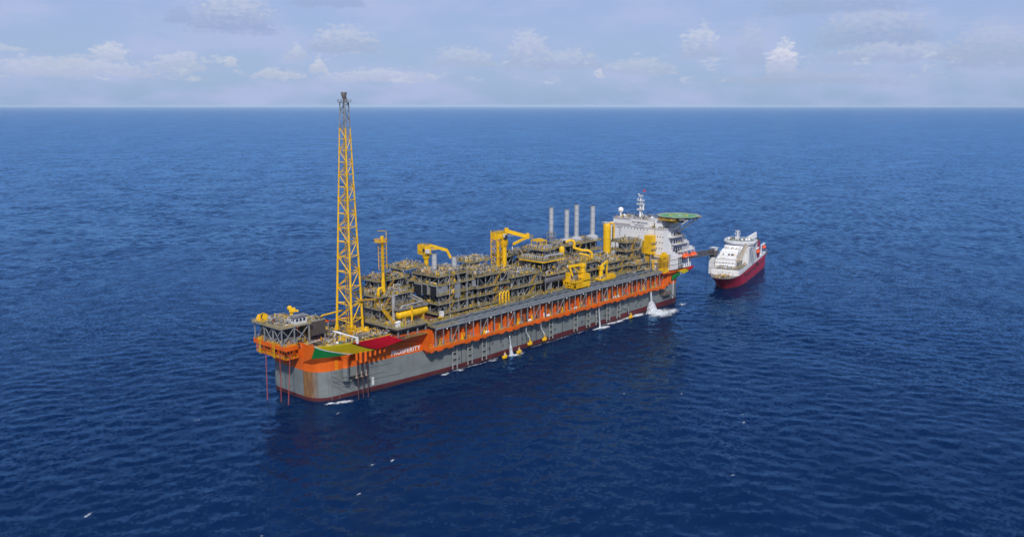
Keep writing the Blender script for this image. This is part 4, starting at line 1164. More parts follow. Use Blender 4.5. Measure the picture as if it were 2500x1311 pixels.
# stacks
def stack(label, x, y, z0, z1, r_, base='box', group='exhaust stacks'):
    t = thing('exhaust_stack', label, 'exhaust stack', (x, y, z0), group=group)
    n = max(3, int((z1 - z0) / 3.6)); hz = (z1 - z0) / n
    for i in range(n):
        mb = MB(); mb.tube((x, y, z0 + i * hz), (x, y, z0 + (i + 1) * hz - .06), r_, 18)
        mb.build('stack_section', STK, t)
    mb = MB()
    for i in range(1, n): mb.tube((x, y, z0 + i * hz - .16), (x, y, z0 + i * hz + .10), r_ * 1.06, 18)
    mb.tube((x, y, z1 - .3), (x, y, z1 + .25), r_ * 1.08, 18); mb.build('band', paint('band grey', (0.30, 0.30, 0.32), .5, .1), t)
    mb = MB(); mb.tube((x, y, z1 + .26), (x, y, z1 + .3), r_ * .9, 16); mb.build('mouth', BLK, t)
    if base == 'box':
        mb = MB(); mb.lathe([(r_ * 2.6, 0), (r_ * 2.6, 2.6), (r_ * 1.3, 4.0), (r_ * 1.1, 4.1)], (x, y, z0 - 4.2), (0, 0, 1), 8); mb.build('base_hood', STK, t)
    elif base == 'cage':
        mb = MB()
        for a in range(4):
            px_, py_ = x + (-2.2, 2.2, 2.2, -2.2)[a], y + (-2.2, -2.2, 2.2, 2.2)[a]
            mb.beam((px_, py_, z0 - 9), (px_, py_, z0 + 3), .3)
        for z in (z0 - 6, z0 - 3, z0, z0 + 3):
            mb.rail([(x - 2.2, y - 2.2), (x + 2.2, y - 2.2), (x + 2.2, y + 2.2), (x - 2.2, y + 2.2)], z - 1, step=2, w=.14)
        mb.build('support_cage', STEEL, t)
        mb = MB(); mb.tube((x, y, z0 - 9), (x, y, z0), r_ * .8, 14); mb.build('lower_duct', SILV, t)
    return t
stack('short grey exhaust stack on the louvred module, nearer the knuckle boom crane', 101.3, 0.0, 52.5, 63.2, 1.55, None)
stack('short grey exhaust stack on the louvred module, nearer the braced modules', 112.4, -5.5, 52.5, 60.8, 1.55, None)
stack('tall grey exhaust stack standing in an open support cage', 224.8, 12, 59.0, 79.4, 1.55, 'cage')
stack('tall grey exhaust stack, shortest looking of the four and second from the flare side', 244.2, 13.5, 55.4, 76.1, 1.7)
stack('tall grey exhaust stack, highest of the four by the white block', 257.0, 14.6, 55.4, 78.5, 1.75)
stack('tall grey exhaust stack nearest the thick yellow column', 273.2, 12, 55.4, 76.5, 1.75)

# tank platform with the yellow tank
tp = thing('tank_platform', 'low deck with yellow handrails carrying the big yellow tank', 'platform', (58, -14, DK))
TPX0, TPX1, TPY0, TPY1, TZ = 47.6, 70.0, -28.0, 2.0, 32.0
mb = MB(); mb.box(TPX0, TPX1, TPY0, TPY1, TZ - .8, TZ); mb.build('deck', DECKE, tp)
mb = MB(); mb.box(TPX0 + .3, TPX1 - .3, TPY0 + .3, TPY1 - .3, TZ - 1.9, TZ - .82); mb.build('under_girder', BLK, tp)
mb = MB(); mb.rail([(TPX0, TPY0), (TPX1, TPY0), (TPX1, TPY1), (TPX0, TPY1)], TZ, step=1.5, w=.13); mb.build('handrail', RAIL, tp)
for x in (49, 56, 63, 69):
    for y in (-27, -18, -8, 1):
        mb = MB(); mb.beam((x, y, 26.75), (x, y, TZ - 1.9), .6); mb.build('leg', STEEL, tp)
acc = {}; smalls(acc, TPX0 + .5, TPX1 - 3, TPY0 + 1, TPY1 - 1, TZ, 120, rng, 2.6); smalls(acc, 50, 69, -26, -14, 27, 40, rng, 3); flush(acc, tp)
mb = MB(); mb.box(51, 69, -25, -2, 26.8, 30.0); mb.build('machinery_block', DARK, tp)
for (ya) in (-16.5, -14.6):
    mb = MB(); stair(mb, (51.5, ya + 3.4, 39.2), (53.6, ya - 3.6, 32.1), 1.0); mb.build('stair', YEL, tp)
yt = thing('storage_tank', 'big horizontal yellow tank under a grey walkway', 'tank', (65, -20, 32))
mb = MB(); mb.tank((54.0, -20.5, 37.0), (76.2, -20.5, 37.0), 2.35, 24)
for x in (56.5, 60.5, 64.5, 68.5, 72.5): mb.tube((x, -20.5, 37.0), (x + .12, -20.5, 37.0), 2.40, 24)
mb.build('shell', YEL, yt)
for x in (58, 71.5):
    mb = MB(); mb.box(x, x + .9, -22.4, -18.6, 32.02, 36.0); mb.build('saddle', YELD, yt)
mb = MB(); mb.box(53.6, 75.5, -22.6, -18.2, 39.9, 40.2); mb.build('walkway', MID, yt)
mb = MB(); mb.rail([(53.6, -22.6), (75.5, -22.6), (75.5, -18.2), (53.6, -18.2)], 40.2, step=1.5); mb.build('handrail', paint('grey rail', (0.30, 0.29, 0.27), .5, .2), yt)
mb = MB(); mb.path([(56, -21.6, 40.6), (57, -21.4, 41.8), (73, -20.6, 42.2), (73.6, -20.4, 40.3)], .42, 8); mb.path([(74, -19, 42.6), (74, -8, 44.5)], .42, 8); mb.path([(73, -19, 41.6), (73, -8, 43.4)], .3, 8); mb.build('top_pipe', SILV, yt)
mb = MB(); mb.beam((62.5, -23.2, 32), (62.5, -23.2, 40), 1.1, .5); mb.beam((62.5, -23.2, 32.02), (62.5, -23.2, 41.0), .25, 1.0); mb.build('caged_ladder', YEL, yt)
acc = {}; smalls(acc, 54, 74, -22, -18.6, 40.2, 28, rng, 1.5); flush(acc, yt)
vb = thing('grey_vent_column', 'light grey vertical pipe with bracket arms behind the big yellow tank', 'pipe', (55.2, -14.5, 40))
mb = MB(); mb.tube((55.5, -16.0, 33), (55.5, -16.0, 47.5), .95, 12); mb.build('pipe', SILV, vb)
mb = MB(); mb.beam((53.6, -14.2, 47.0), (58.0, -17.0, 47.6), .5); mb.beam((55.5, -16.0, 47.4), (55.5, -16.0, 49.6), .35); mb.beam((55.5, -16, 49.6), (58.2, -17.2, 49.9), .35); mb.build('arm', SILV, vb)
wbx = thing('white_cabinet', 'white deck cabinet with a slanted lid below the end of the big yellow tank', 'cabinet', (50, -25.5, 32))
mb = MB(); mb.box(49.2, 51.4, -26.6, -24.8, 32.02, 34.6); mb.build('casing', WHT, wbx)
mb = MB(); mb.obox((50.2, -25.7, 35.0), (3.0, 2.2, .25), 0, -.25); mb.build('lid', WHT, wbx)
wb2 = thing('white_cabinet', 'white deck cabinet standing by the foot of the louvred module', 'cabinet', (89, -17.5, 29.5))
mb = MB(); mb.box(88.4, 90.4, -19.2, -17.4, 29.46, 32.6); mb.build('casing', WHT, wb2)
mb = MB(); mb.obox((89.4, -18.3, 32.8), (2.6, 2.2, .2)); mb.build('lid', WHT, wb2)
yd = thing('yellow_drum', 'small yellow green drum beside the white cabinet on the tank platform', 'drum', (53.4, -25.4, 32))
mb = MB(); mb.lathe([(.8, 0), (.95, .2), (.95, 1.5), (.7, 1.9)], (53.4, -25.4, 32.02), (0, 0, 1), 14); mb.build('shell', paint('lime paint', (.5, .47, .02), .45, .1), yd)
mb = MB(); mb.lathe([(.3, 0), (.3, .3)], (53.4, -25.4, 33.92), (0, 0, 1), 10); mb.build('cap', YEL, yd)

# tall yellow caged column
yc = thing('caged_column', 'tall slim yellow column inside a square ladder cage near the flare tower', 'column', (57, -6, 46))
X_, Y_ = 57.0, -6.0
mb = MB(); mb.tube((X_, Y_, 46.05), (X_, Y_, 77.5), .85, 14); mb.tube((X_, Y_, 77.4), (X_, Y_, 79.2), .95, 14); mb.tube((X_ - .2, Y_ - .2, 46.1), (X_ - .2, Y_ - .2, 54.6), 1.15, 10); mb.build('shell', YEL, yc)
for a in range(4):
    px_, py_ = X_ + (-1.6, 1.6, 1.6, -1.6)[a], Y_ + (-1.6, -1.6, 1.6, 1.6)[a]
    mb = MB(); mb.beam((px_, py_, 60.5), (px_, py_, 76.0 if a != 1 else 82.0), .26); mb.build('post', YEL, yc)
mb = MB()
for i in range(14):
    z = 60.6 + i * 1.18
    for a in range(4):
        p = (X_ + (-1.6, 1.6, 1.6, -1.6)[a], Y_ + (-1.6, -1.6, 1.6, 1.6)[a], z); q = (X_ + (1.6, 1.6, -1.6, -1.6)[a], Y_ + (-1.6, 1.6, 1.6, -1.6)[a], z + (1.18 if i % 2 else 0))
        mb.beam(p, q, .12)
mb.build('cage', YELD, yc)
mb = MB(); mb.obox((X_ - .6, Y_ + .6, 75.9), (5.4, 5.4, .2)); mb.rail([(X_ - 3.3, Y_ - 2.1), (X_ + 2.1, Y_ - 2.1), (X_ + 2.1, Y_ + 3.3), (X_ - 3.3, Y_ + 3.3)], 76, h=1.6, step=1, w=.16); mb.build('top_platform', YEL, yc)
mb = MB(); mb.beam((X_ + 1.6, Y_ - 1.6, 82), (X_ - 1.8, Y_ + 1.8, 82.2), .35); mb.build('davit', YELD, yc)
ysc = thing('yellow_pipe', 'short yellow pipe stub with a hooked top left of the tall yellow column', 'pipe', (51.6, -7.5, 46))
mb = MB(); mb.path([(51.4, -8.4, 46.05), (51.4, -8.4, 50.2), (52.0, -8.7, 50.9), (53.6, -9.4, 51.0)], .75, 10); mb.build('pipe', YEL, ysc)

# ------------------------------------------------------------------ cranes
def crane1():
    t = thing('knuckle_crane', 'yellow knuckle boom crane with folded tip behind the short grey stacks', 'crane', (108, 14.5, 52))
    x, y = 108.0, 14.5
    mb = MB(); mb.tube((x, y, 27.7), (x, y, 58.6), 1.4, 14); mb.lathe([(1.4, 0), (2.3, 1.6), (2.3, 3.0)], (x, y, 57.0), (0, 0, 1), 14); mb.build('pedestal', YEL, t)
    mb = MB(); mb.obox((x, y + 1.4, 63.2), (4.4, 7.2, 5.0), R(-8)); mb.obox((x - .4, y + 4.2, 63.2), (3.6, 2.4, 6.0), R(-8)); mb.box(x - 2.6, x + 2.6, y - 2, y + 3, 60.2, 61.0); mb.build('crane_house', YEL, t)
    mb = MB(); mb.ball((x - 2.2, y - .8, 63.3), 1.15, 10, 8); mb.build('winch_opening', BLK, t)
    mb = MB(); mb.obox((x - 1.6, y - 2.9, 62.6), (2.0, 1.8, 2.2)); mb.build('operator_cab', WHT2, t)
    mb = MB(); mb.beam((x + 1.6, y - 1.2, 66.0), (119.0, 7.4, 62.3), 1.7, 1.7); mb.beam((x + 1.0, y - 1.0, 63.5), (114, 10.0, 63.4), .7); mb.build('main_boom', YEL, t)
    mb = MB(); mb.beam((118.6, 7.6, 62.9), (119.3, 4.4, 57.6), 1.15, 1.15); mb.build('knuckle_boom', YEL, t)
    mb = MB(); mb.rail([(x - 2.6, y - 2), (x + 2.6, y - 2), (x + 2.6, y + 3), (x - 2.6, y + 3)], 61.0, step=1.2); mb.rail([(x - 2, y - 1), (x + 2, y - 1), (x + 2, y + 4), (x - 2, y + 4)], 65.7, step=1.2); mb.build('handrail', RAIL, t)
def crane2():
    t = thing('lattice_tower_crane', 'large yellow crane with a lattice access tower and stubby folded boom', 'crane', (170, 11, 40))
    for a, (px_, py_) in enumerate(((165.2, 14.0), (165.2, 8.4), (170.6, 8.4), (170.6, 14.0))):
        mb = MB(); mb.beam((px_, py_, 40), (px_, py_, 69.0 if a == 0 else 66.5), .5); mb.build('tower_leg', YEL, t)
    mb = MB(); pts = ((165.2, 14.0), (165.2, 8.4), (170.6, 8.4), (170.6, 14.0))
    for i in range(7):
        z = 41 + i * 3.5
        for a in range(4):
            p, q = pts[a], pts[(a + 1) % 4]
            mb.beam((p[0], p[1], z), (q[0], q[1], z), .2); mb.beam((p[0], p[1], z) if i % 2 else (q[0], q[1], z), (q[0], q[1], z + 3.5) if i % 2 else (p[0], p[1], z + 3.5), .22)
    mb.build('tower_brace', YEL, t)
    mb = MB(); mb.tube((168.6, 11.0, 38), (168.6, 11.0, 62), 1.1, 12); mb.tube((166.5, 9.2, 38), (166.5, 9.2, 62), .7, 10); mb.build('riser_column', YEL, t)
    x, y = 176.0, 12.4
    mb = MB(); mb.tube((x, y, 27.7), (x, y, 57.5), 1.9, 16); mb.lathe([(1.9, 0), (2.7, 1.4), (2.9, 4.5), (2.4, 5.0)], (x, y, 57.2), (0, 0, 1), 18); mb.build('pedestal', YEL, t)
    mb = MB(); mb.obox((170.5, 13.2, 65.2), (7.4, 4.2, 4.6), R(-10)); mb.obox((174.6, 12.6, 66.0), (5.0, 4.4, 3.6), R(-10)); mb.tube((x, y, 62), (x, y, 64.4), 2.0, 14); mb.build('crane_house', YEL, t)
    mb = MB(); mb.obox((174.6, 9.6, 64.3), (2.4, 1.8, 2.6)); mb.build('operator_cab', GLASS, t)
    mb = MB(); mb.obox((173.6, 9.9, 65.2), (1.6, 1.6, 2.0)); mb.build('cab_frame', WHT2, t)
    mb = MB(); mb.beam((176.8, 11.2, 68.0), (189.4, 2.8, 63.4), 2.2, 2.4); mb.obox((177.0, 11.2, 68.5), (2.4, 2.4, 2.6), -.5); mb.obox((189.0, 3.0, 64.0), (2.0, 2.6, 3.6), -.6); mb.build('main_boom', YEL, t)
    mb = MB(); mb.beam((188.9, 3.1, 62.6), (186.6, 4.6, 61.9), 1.2, 1.2); mb.beam((187.0, 4.4, 62.2), (177.0, 5.0, 59.6), 1.3, 1.4); mb.build('jib', YEL, t)
    mb = MB(); mb.beam((176, 10.4, 64.6), (182.6, 6.6, 65.0), .45); mb.build('ram', SILV, t)
    mb = MB(); mb.rail([(189.6, 2.0), (192.4, .4), (193.4, 2.0), (190.6, 3.6)], 62.4, step=.8, h=2.2); mb.rail([(167, 11), (174, 9.8), (174.7, 14), (168, 15.4)], 67.5, step=1.0); mb.build('handrail', RAIL, t)
def crane3():
    t = thing('pedestal_crane', 'yellow pedestal crane on a yellow skirted base at the edge of the pipe rack', 'crane', (208, -24, 29))
    x0, x1, y0, y1 = 202.5, 219.0, -27.6, -17.2
    mb = MB(); mb.box(x0, x1, y0, y1, 33.6, 34.2); mb.box(x0 + .3, x1 - .1, y0 + .2, y1 - .2, 29.6, 30.2); mb.build('base_deck', YEL, t)
    mb = MB(); zig(mb, (x0 + .3, y0 + .3, 0), (211.5, y0 + .3, 0), 30, 33.6, 4, .5); zig(mb, (x0 + .3, y0 + .3, 0), (x0 + .3, y1 - .3, 0), 30, 33.6, 4, .5); mb.build('base_lattice', YEL, t)
    mb = MB(); mb.box(211.5, x1, y0, -20, 30.2, 36.4); mb.box(213, x1, y0 + .4, -21, 36.4, 38.2); mb.build('machinery_house', YEL, t)
    mb = MB()
    for x, y in ((x0 + 1, y0 + 1), (x1 - 1, y0 + 1), (x0 + 1, y1 - 1), (x1 - 1, y1 - 1)): mb.tube((x, y, 28.6), (x, y, 29.6), .6, 10)
    mb.build('foot', YEL, t)
    mb = MB(); mb.tube((214.6, -24.4, 36.4), (214.6, -24.4, 44.4), 1.85, 16); mb.lathe([(1.85, 0), (2.5, .5), (2.5, 2.4), (2.0, 2.6)], (214.6, -24.4, 42.6), (0, 0, 1), 16); mb.tube((214.6, -24.4, 39.2), (214.6, -24.4, 39.8), 2.3, 16); mb.build('pedestal', YEL, t)
    mb = MB(); mb.beam((215.2, -24.6, 44.6), (205.6, -19.0, 43.6), 1.3, 1.5); mb.beam((206.4, -19.6, 43.4), (208.0, -21.2, 37.0), 1.0, 1.0); mb.beam((209.0, -21, 43), (212.4, -23.6, 39.0), .6); mb.build('boom', YEL, t)
    mb = MB(); mb.tube((205.2, -18.8, 43.2), (205.2, -18.8, 44.4), .4, 8); mb.build('boom_light', WHT, t)
    mb = MB(); mb.box(204.2, 206.8, -20.4, -18.0, 34.2, 39.4); mb.build('control_cabinet', YEL, t)
    mb = MB()
    for i in range(4): mb.lathe([(1.5, 0), (1.5, .35)], (207.6 + i * .9, -22.5, 36.3), (1, 0, 0), 14)
    mb.build('cable_drum', MID, t)
    mb = MB(); mb.rail([(x0, y0), (211.4, y0)], 34.2, closed=False, w=.14); mb.rail([(x0, y1), (x0, y0)], 34.2, closed=False, w=.14); mb.build('handrail', YEL, t)
    acc = {}; smalls(acc, x0 + 1, 211, y0 + 1, y1 - 1, 34.2, 22, rng, 2); flush(acc, t)
def crane4():
    t = thing('folding_crane', 'smaller yellow crane with folded boom on a yellow boat shaped deck', 'crane', (245, -21, 29))
    mb = MB(); mb.prism([(236.5, -24.6), (252.5, -24.6), (256.0, -22.6), (256.0, -20.6), (252.5, -18.2), (236.5, -18.2)], 29.9, 31.1); mb.prism([(246, -23.6), (252.3, -23.6), (255.0, -22.2), (255, -21), (252.3, -19.2), (246, -19.2)], 31.1, 32.6); mb.build('base_deck', YEL, t)
    mb = MB()
    for x in (238, 244.5, 251): mb.beam((x, -23.8, 28.7), (x, -23.8, 29.9), 1.0)
    mb.build('foot', YEL, t)
    mb = MB(); mb.tube((240.4, -20.6, 31.1), (240.4, -20.6, 37.6), 1.55, 14); mb.obox((240.4, -20.6, 38.2), (3.6, 3.4, 2.4), -.4); mb.build('pedestal', YEL, t)
    mb = MB(); mb.beam((240.0, -20.8, 38.8), (248.2, -20.4, 41.8), 1.5, 1.7); mb.beam((247.8, -20.4, 41.8), (247.0, -20.8, 33.0), .95, .95); mb.build('boom', YEL, t)
    mb = MB(); mb.beam((242.4, -21.6, 36.6), (245.6, -21.4, 40.3), .5); mb.obox((243.6, -21.8, 39.6), (2.2, .3, 1.0), 0, -.35); mb.build('ram', TEAL, t)
    mb = MB(); mb.rail([(236.6, -24.5), (252.5, -24.5)], 31.1, closed=False, w=.14); mb.build('handrail', YEL, t)
    acc = {}; smalls(acc, 237, 246, -24, -19, 31.1, 22, rng, 1.8); flush(acc, t)
    for x in (233.6, 235.2):
        pass
crane1(); crane2(); crane3(); crane4()
at_ = thing('stern_crane_tower', 'stocky yellow tower with a folded arm at the stern end of the pipe rack', 'crane', (304, -31.5, 27.7))
TX, TY = 304.2, -31.6
mb = MB(); mb.tube((TX - .8, TY + .6, 27.9), (TX - .8, TY + .6, 40.0), 1.8, 14); mb.tube((TX + 1.6, TY - .7, 27.9), (TX + 1.6, TY - .7, 39.2), 1.5, 12); mb.box(TX - 3, TX + 3.2, TY - 2.6, TY + 2.6, 27.6, 30.4); mb.build('pedestal', YEL, at_)
mb = MB(); mb.box(TX - 2.6, TX + 2.8, TY - 2.2, TY + 2.2, 38.8, 40.8); mb.box(TX - 1.6, TX + 1.6, TY - 1.2, TY + 1.2, 40.8, 42.4); mb.build('crane_head', YEL, at_)
mb = MB(); mb.rail([(TX - 3, TY - 2.8), (TX + 3.2, TY - 2.8), (TX + 3.2, TY + 2.8), (TX - 3, TY + 2.8)], 35.2, w=.16); mb.box(TX - 3, TX + 3.2, TY - 2.8, TY + 2.8, 34.9, 35.2); mb.build('gallery', YELD, at_)
mb = MB(); mb.beam((TX - 1, TY + 2, 39.6), (TX - 1.8, TY + 15.5, 40.4), .9, .8); mb.beam((TX - 1, TY + 2, 35.8), (TX - 1.8, TY + 12.5, 35.0), .8, .9); mb.beam((TX - 1.4, TY + 8.5, 35.0), (TX - 1.2, TY + 8.5, 30.0), 1.0); mb.build('boom', YEL, at_)
mb = MB(); mb.box(300.1, 306.5, -34.4, -28.9, 26.9, 27.6); mb.build('deck_extension', fl, at_)
mb = MB()
for z in (31.6, 33.4, 37.0):
    mb.rail([(TX - 3.1, TY - 2.9), (TX + 3.3, TY - 2.9), (TX + 3.3, TY + 2.9), (TX - 3.1, TY + 2.9)], z, w=.16, step=1.2)
for a_ in ((TX - 3.1, TY - 2.9), (TX + 3.3, TY - 2.9), (TX - 3.1, TY + 2.9)): mb.beam((a_[0], a_[1], 30), (a_[0], a_[1], 38.6), .3)
mb.build('access_frame', YELD, at_)
acc = {}; smalls(acc, 298, 304, -26, -12, 28.4, 50, rng, 4); smalls(acc, 306, 318, -29, -24, 27.8, 30, rng, 3); flush(acc, at_)
dbx = thing('deck_housing', 'dark machinery housing on the deck behind the stocky yellow stern tower', 'housing', (311, -19, 27.7))
mb = MB(); mb.box(305.5, 321, -22, -8, 27.7, 33.5); mb.build('casing', DARK, dbx)
mb = MB(); mb.box(305.8, 320.6, -21.5, -8.4, 33.5, 33.9); mb.build('roof', MID, dbx)

# ------------------------------------------------------------------ dark vessel, yellow columns, boxes and pipe loops
dv = thing('dark_vessel', 'big dark grey horizontal vessel below a slim platform left of the pedestal crane', 'tank', (200, -13, 33))
mb = MB(); mb.tank((185.2, -15.2, 36.3), (215.5, -15.2, 36.3), 2.3, 24); mb.build('shell', TANKG, dv)
for x in (190, 208):
    mb = MB(); mb.box(x, x + 1, -17, -13.4, 29.4, 35.4); mb.build('saddle', STEEL, dv)
mb = MB(); mb.box(184.0, 213.0, -17.4, -5.2, 39.6, 40.0); mb.build('platform', DECKE, dv)
mb = MB(); mb.rail([(184, -17.4), (213, -17.4), (213, -5.2), (184, -5.2)], 40, step=1.6); mb.build('handrail', RAIL, dv)
mb = MB(); mb.path([(186.0, -16.6, 40), (186.0, -16.6, 41.6), (187.2, -16.0, 42.4), (196, -12.6, 42.4)], .5, 9); mb.path([(199.0, -15.0, 40), (199.0, -15.0, 42.2), (200.2, -14.6, 43.0), (206, -12, 43.0)], .45, 9); mb.build('top_pipe', SILV, dv)
acc = {}; smalls(acc, 185, 212, -16.6, -6, 40, 60, rng, 2.2); smalls(acc, 184, 214, -18.5, -17.6, 29.5, 26, rng, 2.4); flush(acc, dv)
for (x, y) in ((184.4, -17), (198, -17), (212.6, -17)):
    mb = MB(); mb.beam((x, y, 29), (x, y, 39.6), .4); mb.build('column', STEEL, dv)

# silver bends on the stepped manifold decks
mb = MB()
for i in range(11):
    y = -13.2 + i * 1.7; mb.path([(184.4, y, 50.1), (184.4, y, 51.6), (185.0, y, 52.2), (186.4, y, 52.0), (187.2, y, 51.0)], .34, 7)
for i in range(3):
    z = 50.9 + (i % 2) * .5; mb.path([(185.6 + i * 1.6, -14.8, 50.0), (185.6 + i * 1.6, -14.8, z + 1.0), (187.0 + i * 1.6, -14.6, z + 1.5), (206, -14.2 + .3 * i, z + .6)], .40, 7)
mb.build('bent_pipe', SILV, mods['H2'])
mb = MB(); mb.path([(183.2, 5, 48.7), (183.2, -14.6, 48.7), (184.2, -15.9, 48.7), (205.5, -15.9, 48.7)], .42, 8); mb.build('ring_main', YEL, mods['H2'])
mb = MB()
for i in range(8):
    y = -10.6 + i * 2.1; mb.path([(189.8, y, 55.9), (189.8, y, 57.1), (190.8, y + .2, 57.8), (193, y + .4, 57.6), (195.5, y + .2, 57.0)], .36, 7)
for i in range(4): mb.path([(190 + i * 2.2, -11.4, 56.0), (190.2 + i * 2.2, -11.2, 57.4), (192 + i * 2.2, -9, 57.8), (194 + i * 2, -5, 57.4)], .42, 7)
mb.build('bent_pipe', SILV, mods['H3'])
mb = MB()
for a in ((192, -6), (198, -6), (192, 2), (198, 2)): mb.beam((a[0], a[1], 55.9), (a[0], a[1], 61.0), .45)
for a in (((192, -6), (198, -6)), ((192, 2), (198, 2)), ((192, -6), (192, 2)), ((198, -6), (198, 2))): mb.beam((a[0][0], a[0][1], 61.0), (a[1][0], a[1][1], 61.0), .6, .8)
mb.box(193.5, 196.5, -4.5, -1, 61.3, 62.2); mb.build('gantry_frame', YEL, mods['H3'])

ty = thing('thick_yellow_column', 'thick tall yellow column with side pipe left of the white block', 'column', (281, 3, 40.6))
mb = MB(); mb.lathe([(2.9, 0), (2.9, 4.5), (3.05, 4.6), (3.05, 4.9), (2.9, 5.0), (2.9, 11.8), (3.05, 11.9), (3.05, 12.2), (2.9, 12.3), (2.9, 17.6), (3.05, 17.7), (3.05, 18.0), (2.9, 18.1), (2.9, 21.4), (2.5, 22.2), (1.8, 22.6)], (280.4, 3.8, 40.65), (0, 0, 1), 24); mb.build('shell', YEL, ty)
mb = MB(); mb.path([(281.2, 2.6, 63.0), (281.6, 1.6, 64.2), (282.6, -.2, 63.6), (282.9, -.8, 62), (282.9, -.8, 52.5)], .6, 9); mb.tube((282.9, -.8, 58), (282.9, -.8, 58.5), .9, 10); mb.build('overhead_pipe', YEL, ty)
mb = MB(); mb.beam((282.2, -.1, 51), (282.2, -.1, 61.5), .5); mb.path([(283.6, -1.2, 60.8), (285.6, -3, 60.8), (287, -3.6, 59.8)], .18, 6); mb.build('caged_ladder', BLK, ty)
yb = thing('yellow_housing', 'tall yellow box housing in front of the white accommodation wall', 'housing', (300.5, -20, 27.7))
mb = MB(); mb.box(298.6, 304.2, -23.8, -17.2, 40.8, 54.6); mb.build('wall', YEL, yb)
mb = MB(); mb.box(299.0, 304.0, -17.19, -15.0, 40.8, 50.0); mb.box(300, 304, -21, -17.4, 33, 40.79); mb.build('side_wall', YELD, yb)
mb = MB()
for z in (44.5, 49.4, 52.6): mb.box(298.5, 298.6, -23.8, -17.2, z, z + .15)
mb.box(298.5, 298.6, -21.4, -20.2, 45.4, 46.8); mb.build('panel_seam', YELD, yb)
mb = MB()
for z in (44.2, 48.8):
    mb = MB(); mb.box(298.2, 304, -25.0, -23.82, z, z + .3); mb.build('side_landing', STEEL, yb)
    mb = MB(); mb.rail([(298.2, -25), (304, -25)], z + .3, closed=False); mb.build('landing_handrail', RAIL, yb)
for (x, y) in ((299, -23.3), (299, -17.6)):
    mb = MB(); mb.beam((x, y, 27.7), (x, y, 40.8), .6); mb.build('leg', STEEL, yb)
yp = thing('bent_yellow_pipes', 'tall yellow pipe bends rising over the module behind the pedestal crane', 'pipe', (234, -10, 42.4))
mb = MB(); mb.path([(227, 1.0, 55.5), (230.0, -1.0, 56.8), (232.0, -2.6, 56.2), (232.4, -3.2, 54.4), (231.8, -3.0, 51.5), (236.5, -6.5, 49.6), (240.0, -10.0, 49.2), (241.4, -11.6, 47.6), (241.4, -11.6, 42.5)], .95, 10); mb.build('large_bend', YEL, yp)
mb = MB(); mb.path([(233.5, -6.6, 47.4), (237, -10, 46.8), (238.4, -11.6, 45.8), (238.4, -11.6, 42.5)], .62, 9); mb.build('small_bend', YEL, yp)
for i in range(5):
    mb = MB(); mb.path([(225.5 + i * 1.6, -14.6, 42.5), (225.5 + i * 1.6, -14.6, 46.4), (226 + i * 1.6, -13.8, 47.0), (226.8 + i * 1.6, -11.5, 47.0)], .22, 7); mb.build('riser_pipe', RAIL if i % 2 else YEL, yp)
mb = MB(); mb.ball((226.6, 1.4, 55.6), 1.3, 10, 7); mb.build('end_cap', BLK, yp)
ycl = thing('yellow_drum', 'upright yellow drum between the stepped decks and the bent yellow pipes', 'drum', (221, -1, 42.4))
mb = MB(); mb.lathe([(1.7, 0), (1.9, .4), (1.9, 5.4), (1.3, 6.4), (.3, 6.8)], (221, -1, 47.0), (0, 0, 1), 18); mb.build('shell', YEL, ycl)
mb = MB()
for (a, b) in ((219.6, -2.4), (222.4, -2.4), (222.4, .4), (219.6, .4)): mb.beam((a, b, 42.42), (a, b, 47.0), .35)
mb.build('leg', YELD, ycl)
for i in range(3):
    lp = thing('yellow_pipe_loop', ('yellow pipe loop nearest the bow at the foot of the braced module', 'middle of the three yellow pipe loops by the walkway', 'yellow pipe loop nearest the lower braced module')[i], 'pipe loop', (140 + i * 3, -18, 29.5), group='yellow pipe loops by the walkway')
    mb = MB(); xx = 138.6 + i * 3.0
    mb.path([(xx, -18.4, 29.5), (xx, -18.4, 35.0), (xx + .7, -18.4, 36.0), (xx + 1.7, -18.4, 36.2), (xx + 2.4, -18.4, 35.2), (xx + 2.4, -18.4, 29.5)], .48, 9); mb.build('pipe', YEL, lp)
    for a_ in (xx, xx + 2.4):
        mb = MB(); mb.lathe([(.75, 0), (.75, .3)], (a_, -18.4, 31.5), (0, 0, 1), 12); mb.build('flange', YELD, lp)

# ------------------------------------------------------------------ accommodation block
ab = thing('accommodation_block', 'white accommodation block with a no smoking board at the stern', 'building', (318, -3, 27.7))
AX = 305.0
mb = MB(); mb.box(AX, 329, -30.0, 25.0, 27.71, 59.6); mb.build('wall', WHT, ab)
mb = MB(); mb.box(AX + .3, 328, -17.9, 16.0, 59.604, 64.6); mb.build('upper_wall', WHT, ab)
mb = MB(); mb.box(AX - .25, AX + .298, -17.7, -0.2, 59.7, 64.7); mb.build('sign_board', WHT, ab)
mb = MB(); mb.add([(AX - 2.2, 21.5, 60.2), (AX - 2.2, 25.6, 60.2), (AX + 4, 25.6, 60.2), (AX + 4, 21.5, 60.2), (AX - .01, 22.5, 56.5), (AX - .01, 25.2, 56.5), (AX + 4, 25.2, 56.5), (AX + 4, 22.5, 56.5)],
                  [(0, 1, 2, 3), (7, 6, 5, 4), (0, 4, 5, 1), (1, 5, 6, 2), (2, 6, 7, 3), (3, 7, 4, 0)]); mb.build('bridge_wing', WHT, ab)
mb = MB(); mb.box(AX - .4, 329.4, -30.4, 25.4, 59.2, 59.597); mb.box(AX - .2, 328.3, -18.2, 16.3, 64.6, 64.85); mb.build('roof_edge', WHT2, ab)
mb = MB()
for z in (55.4, 50.2, 45.2, 40.0): mb.box(AX - .07, AX, -29.8, 24.8, z, z + .12)
for y in (-6.0, 8.0, -20.0): mb.box(AX - .06, AX, y, y + .1, 30, 59)
mb.build('wall_seam', paint('stained white', (.55, .52, .48), .5, .15), ab)
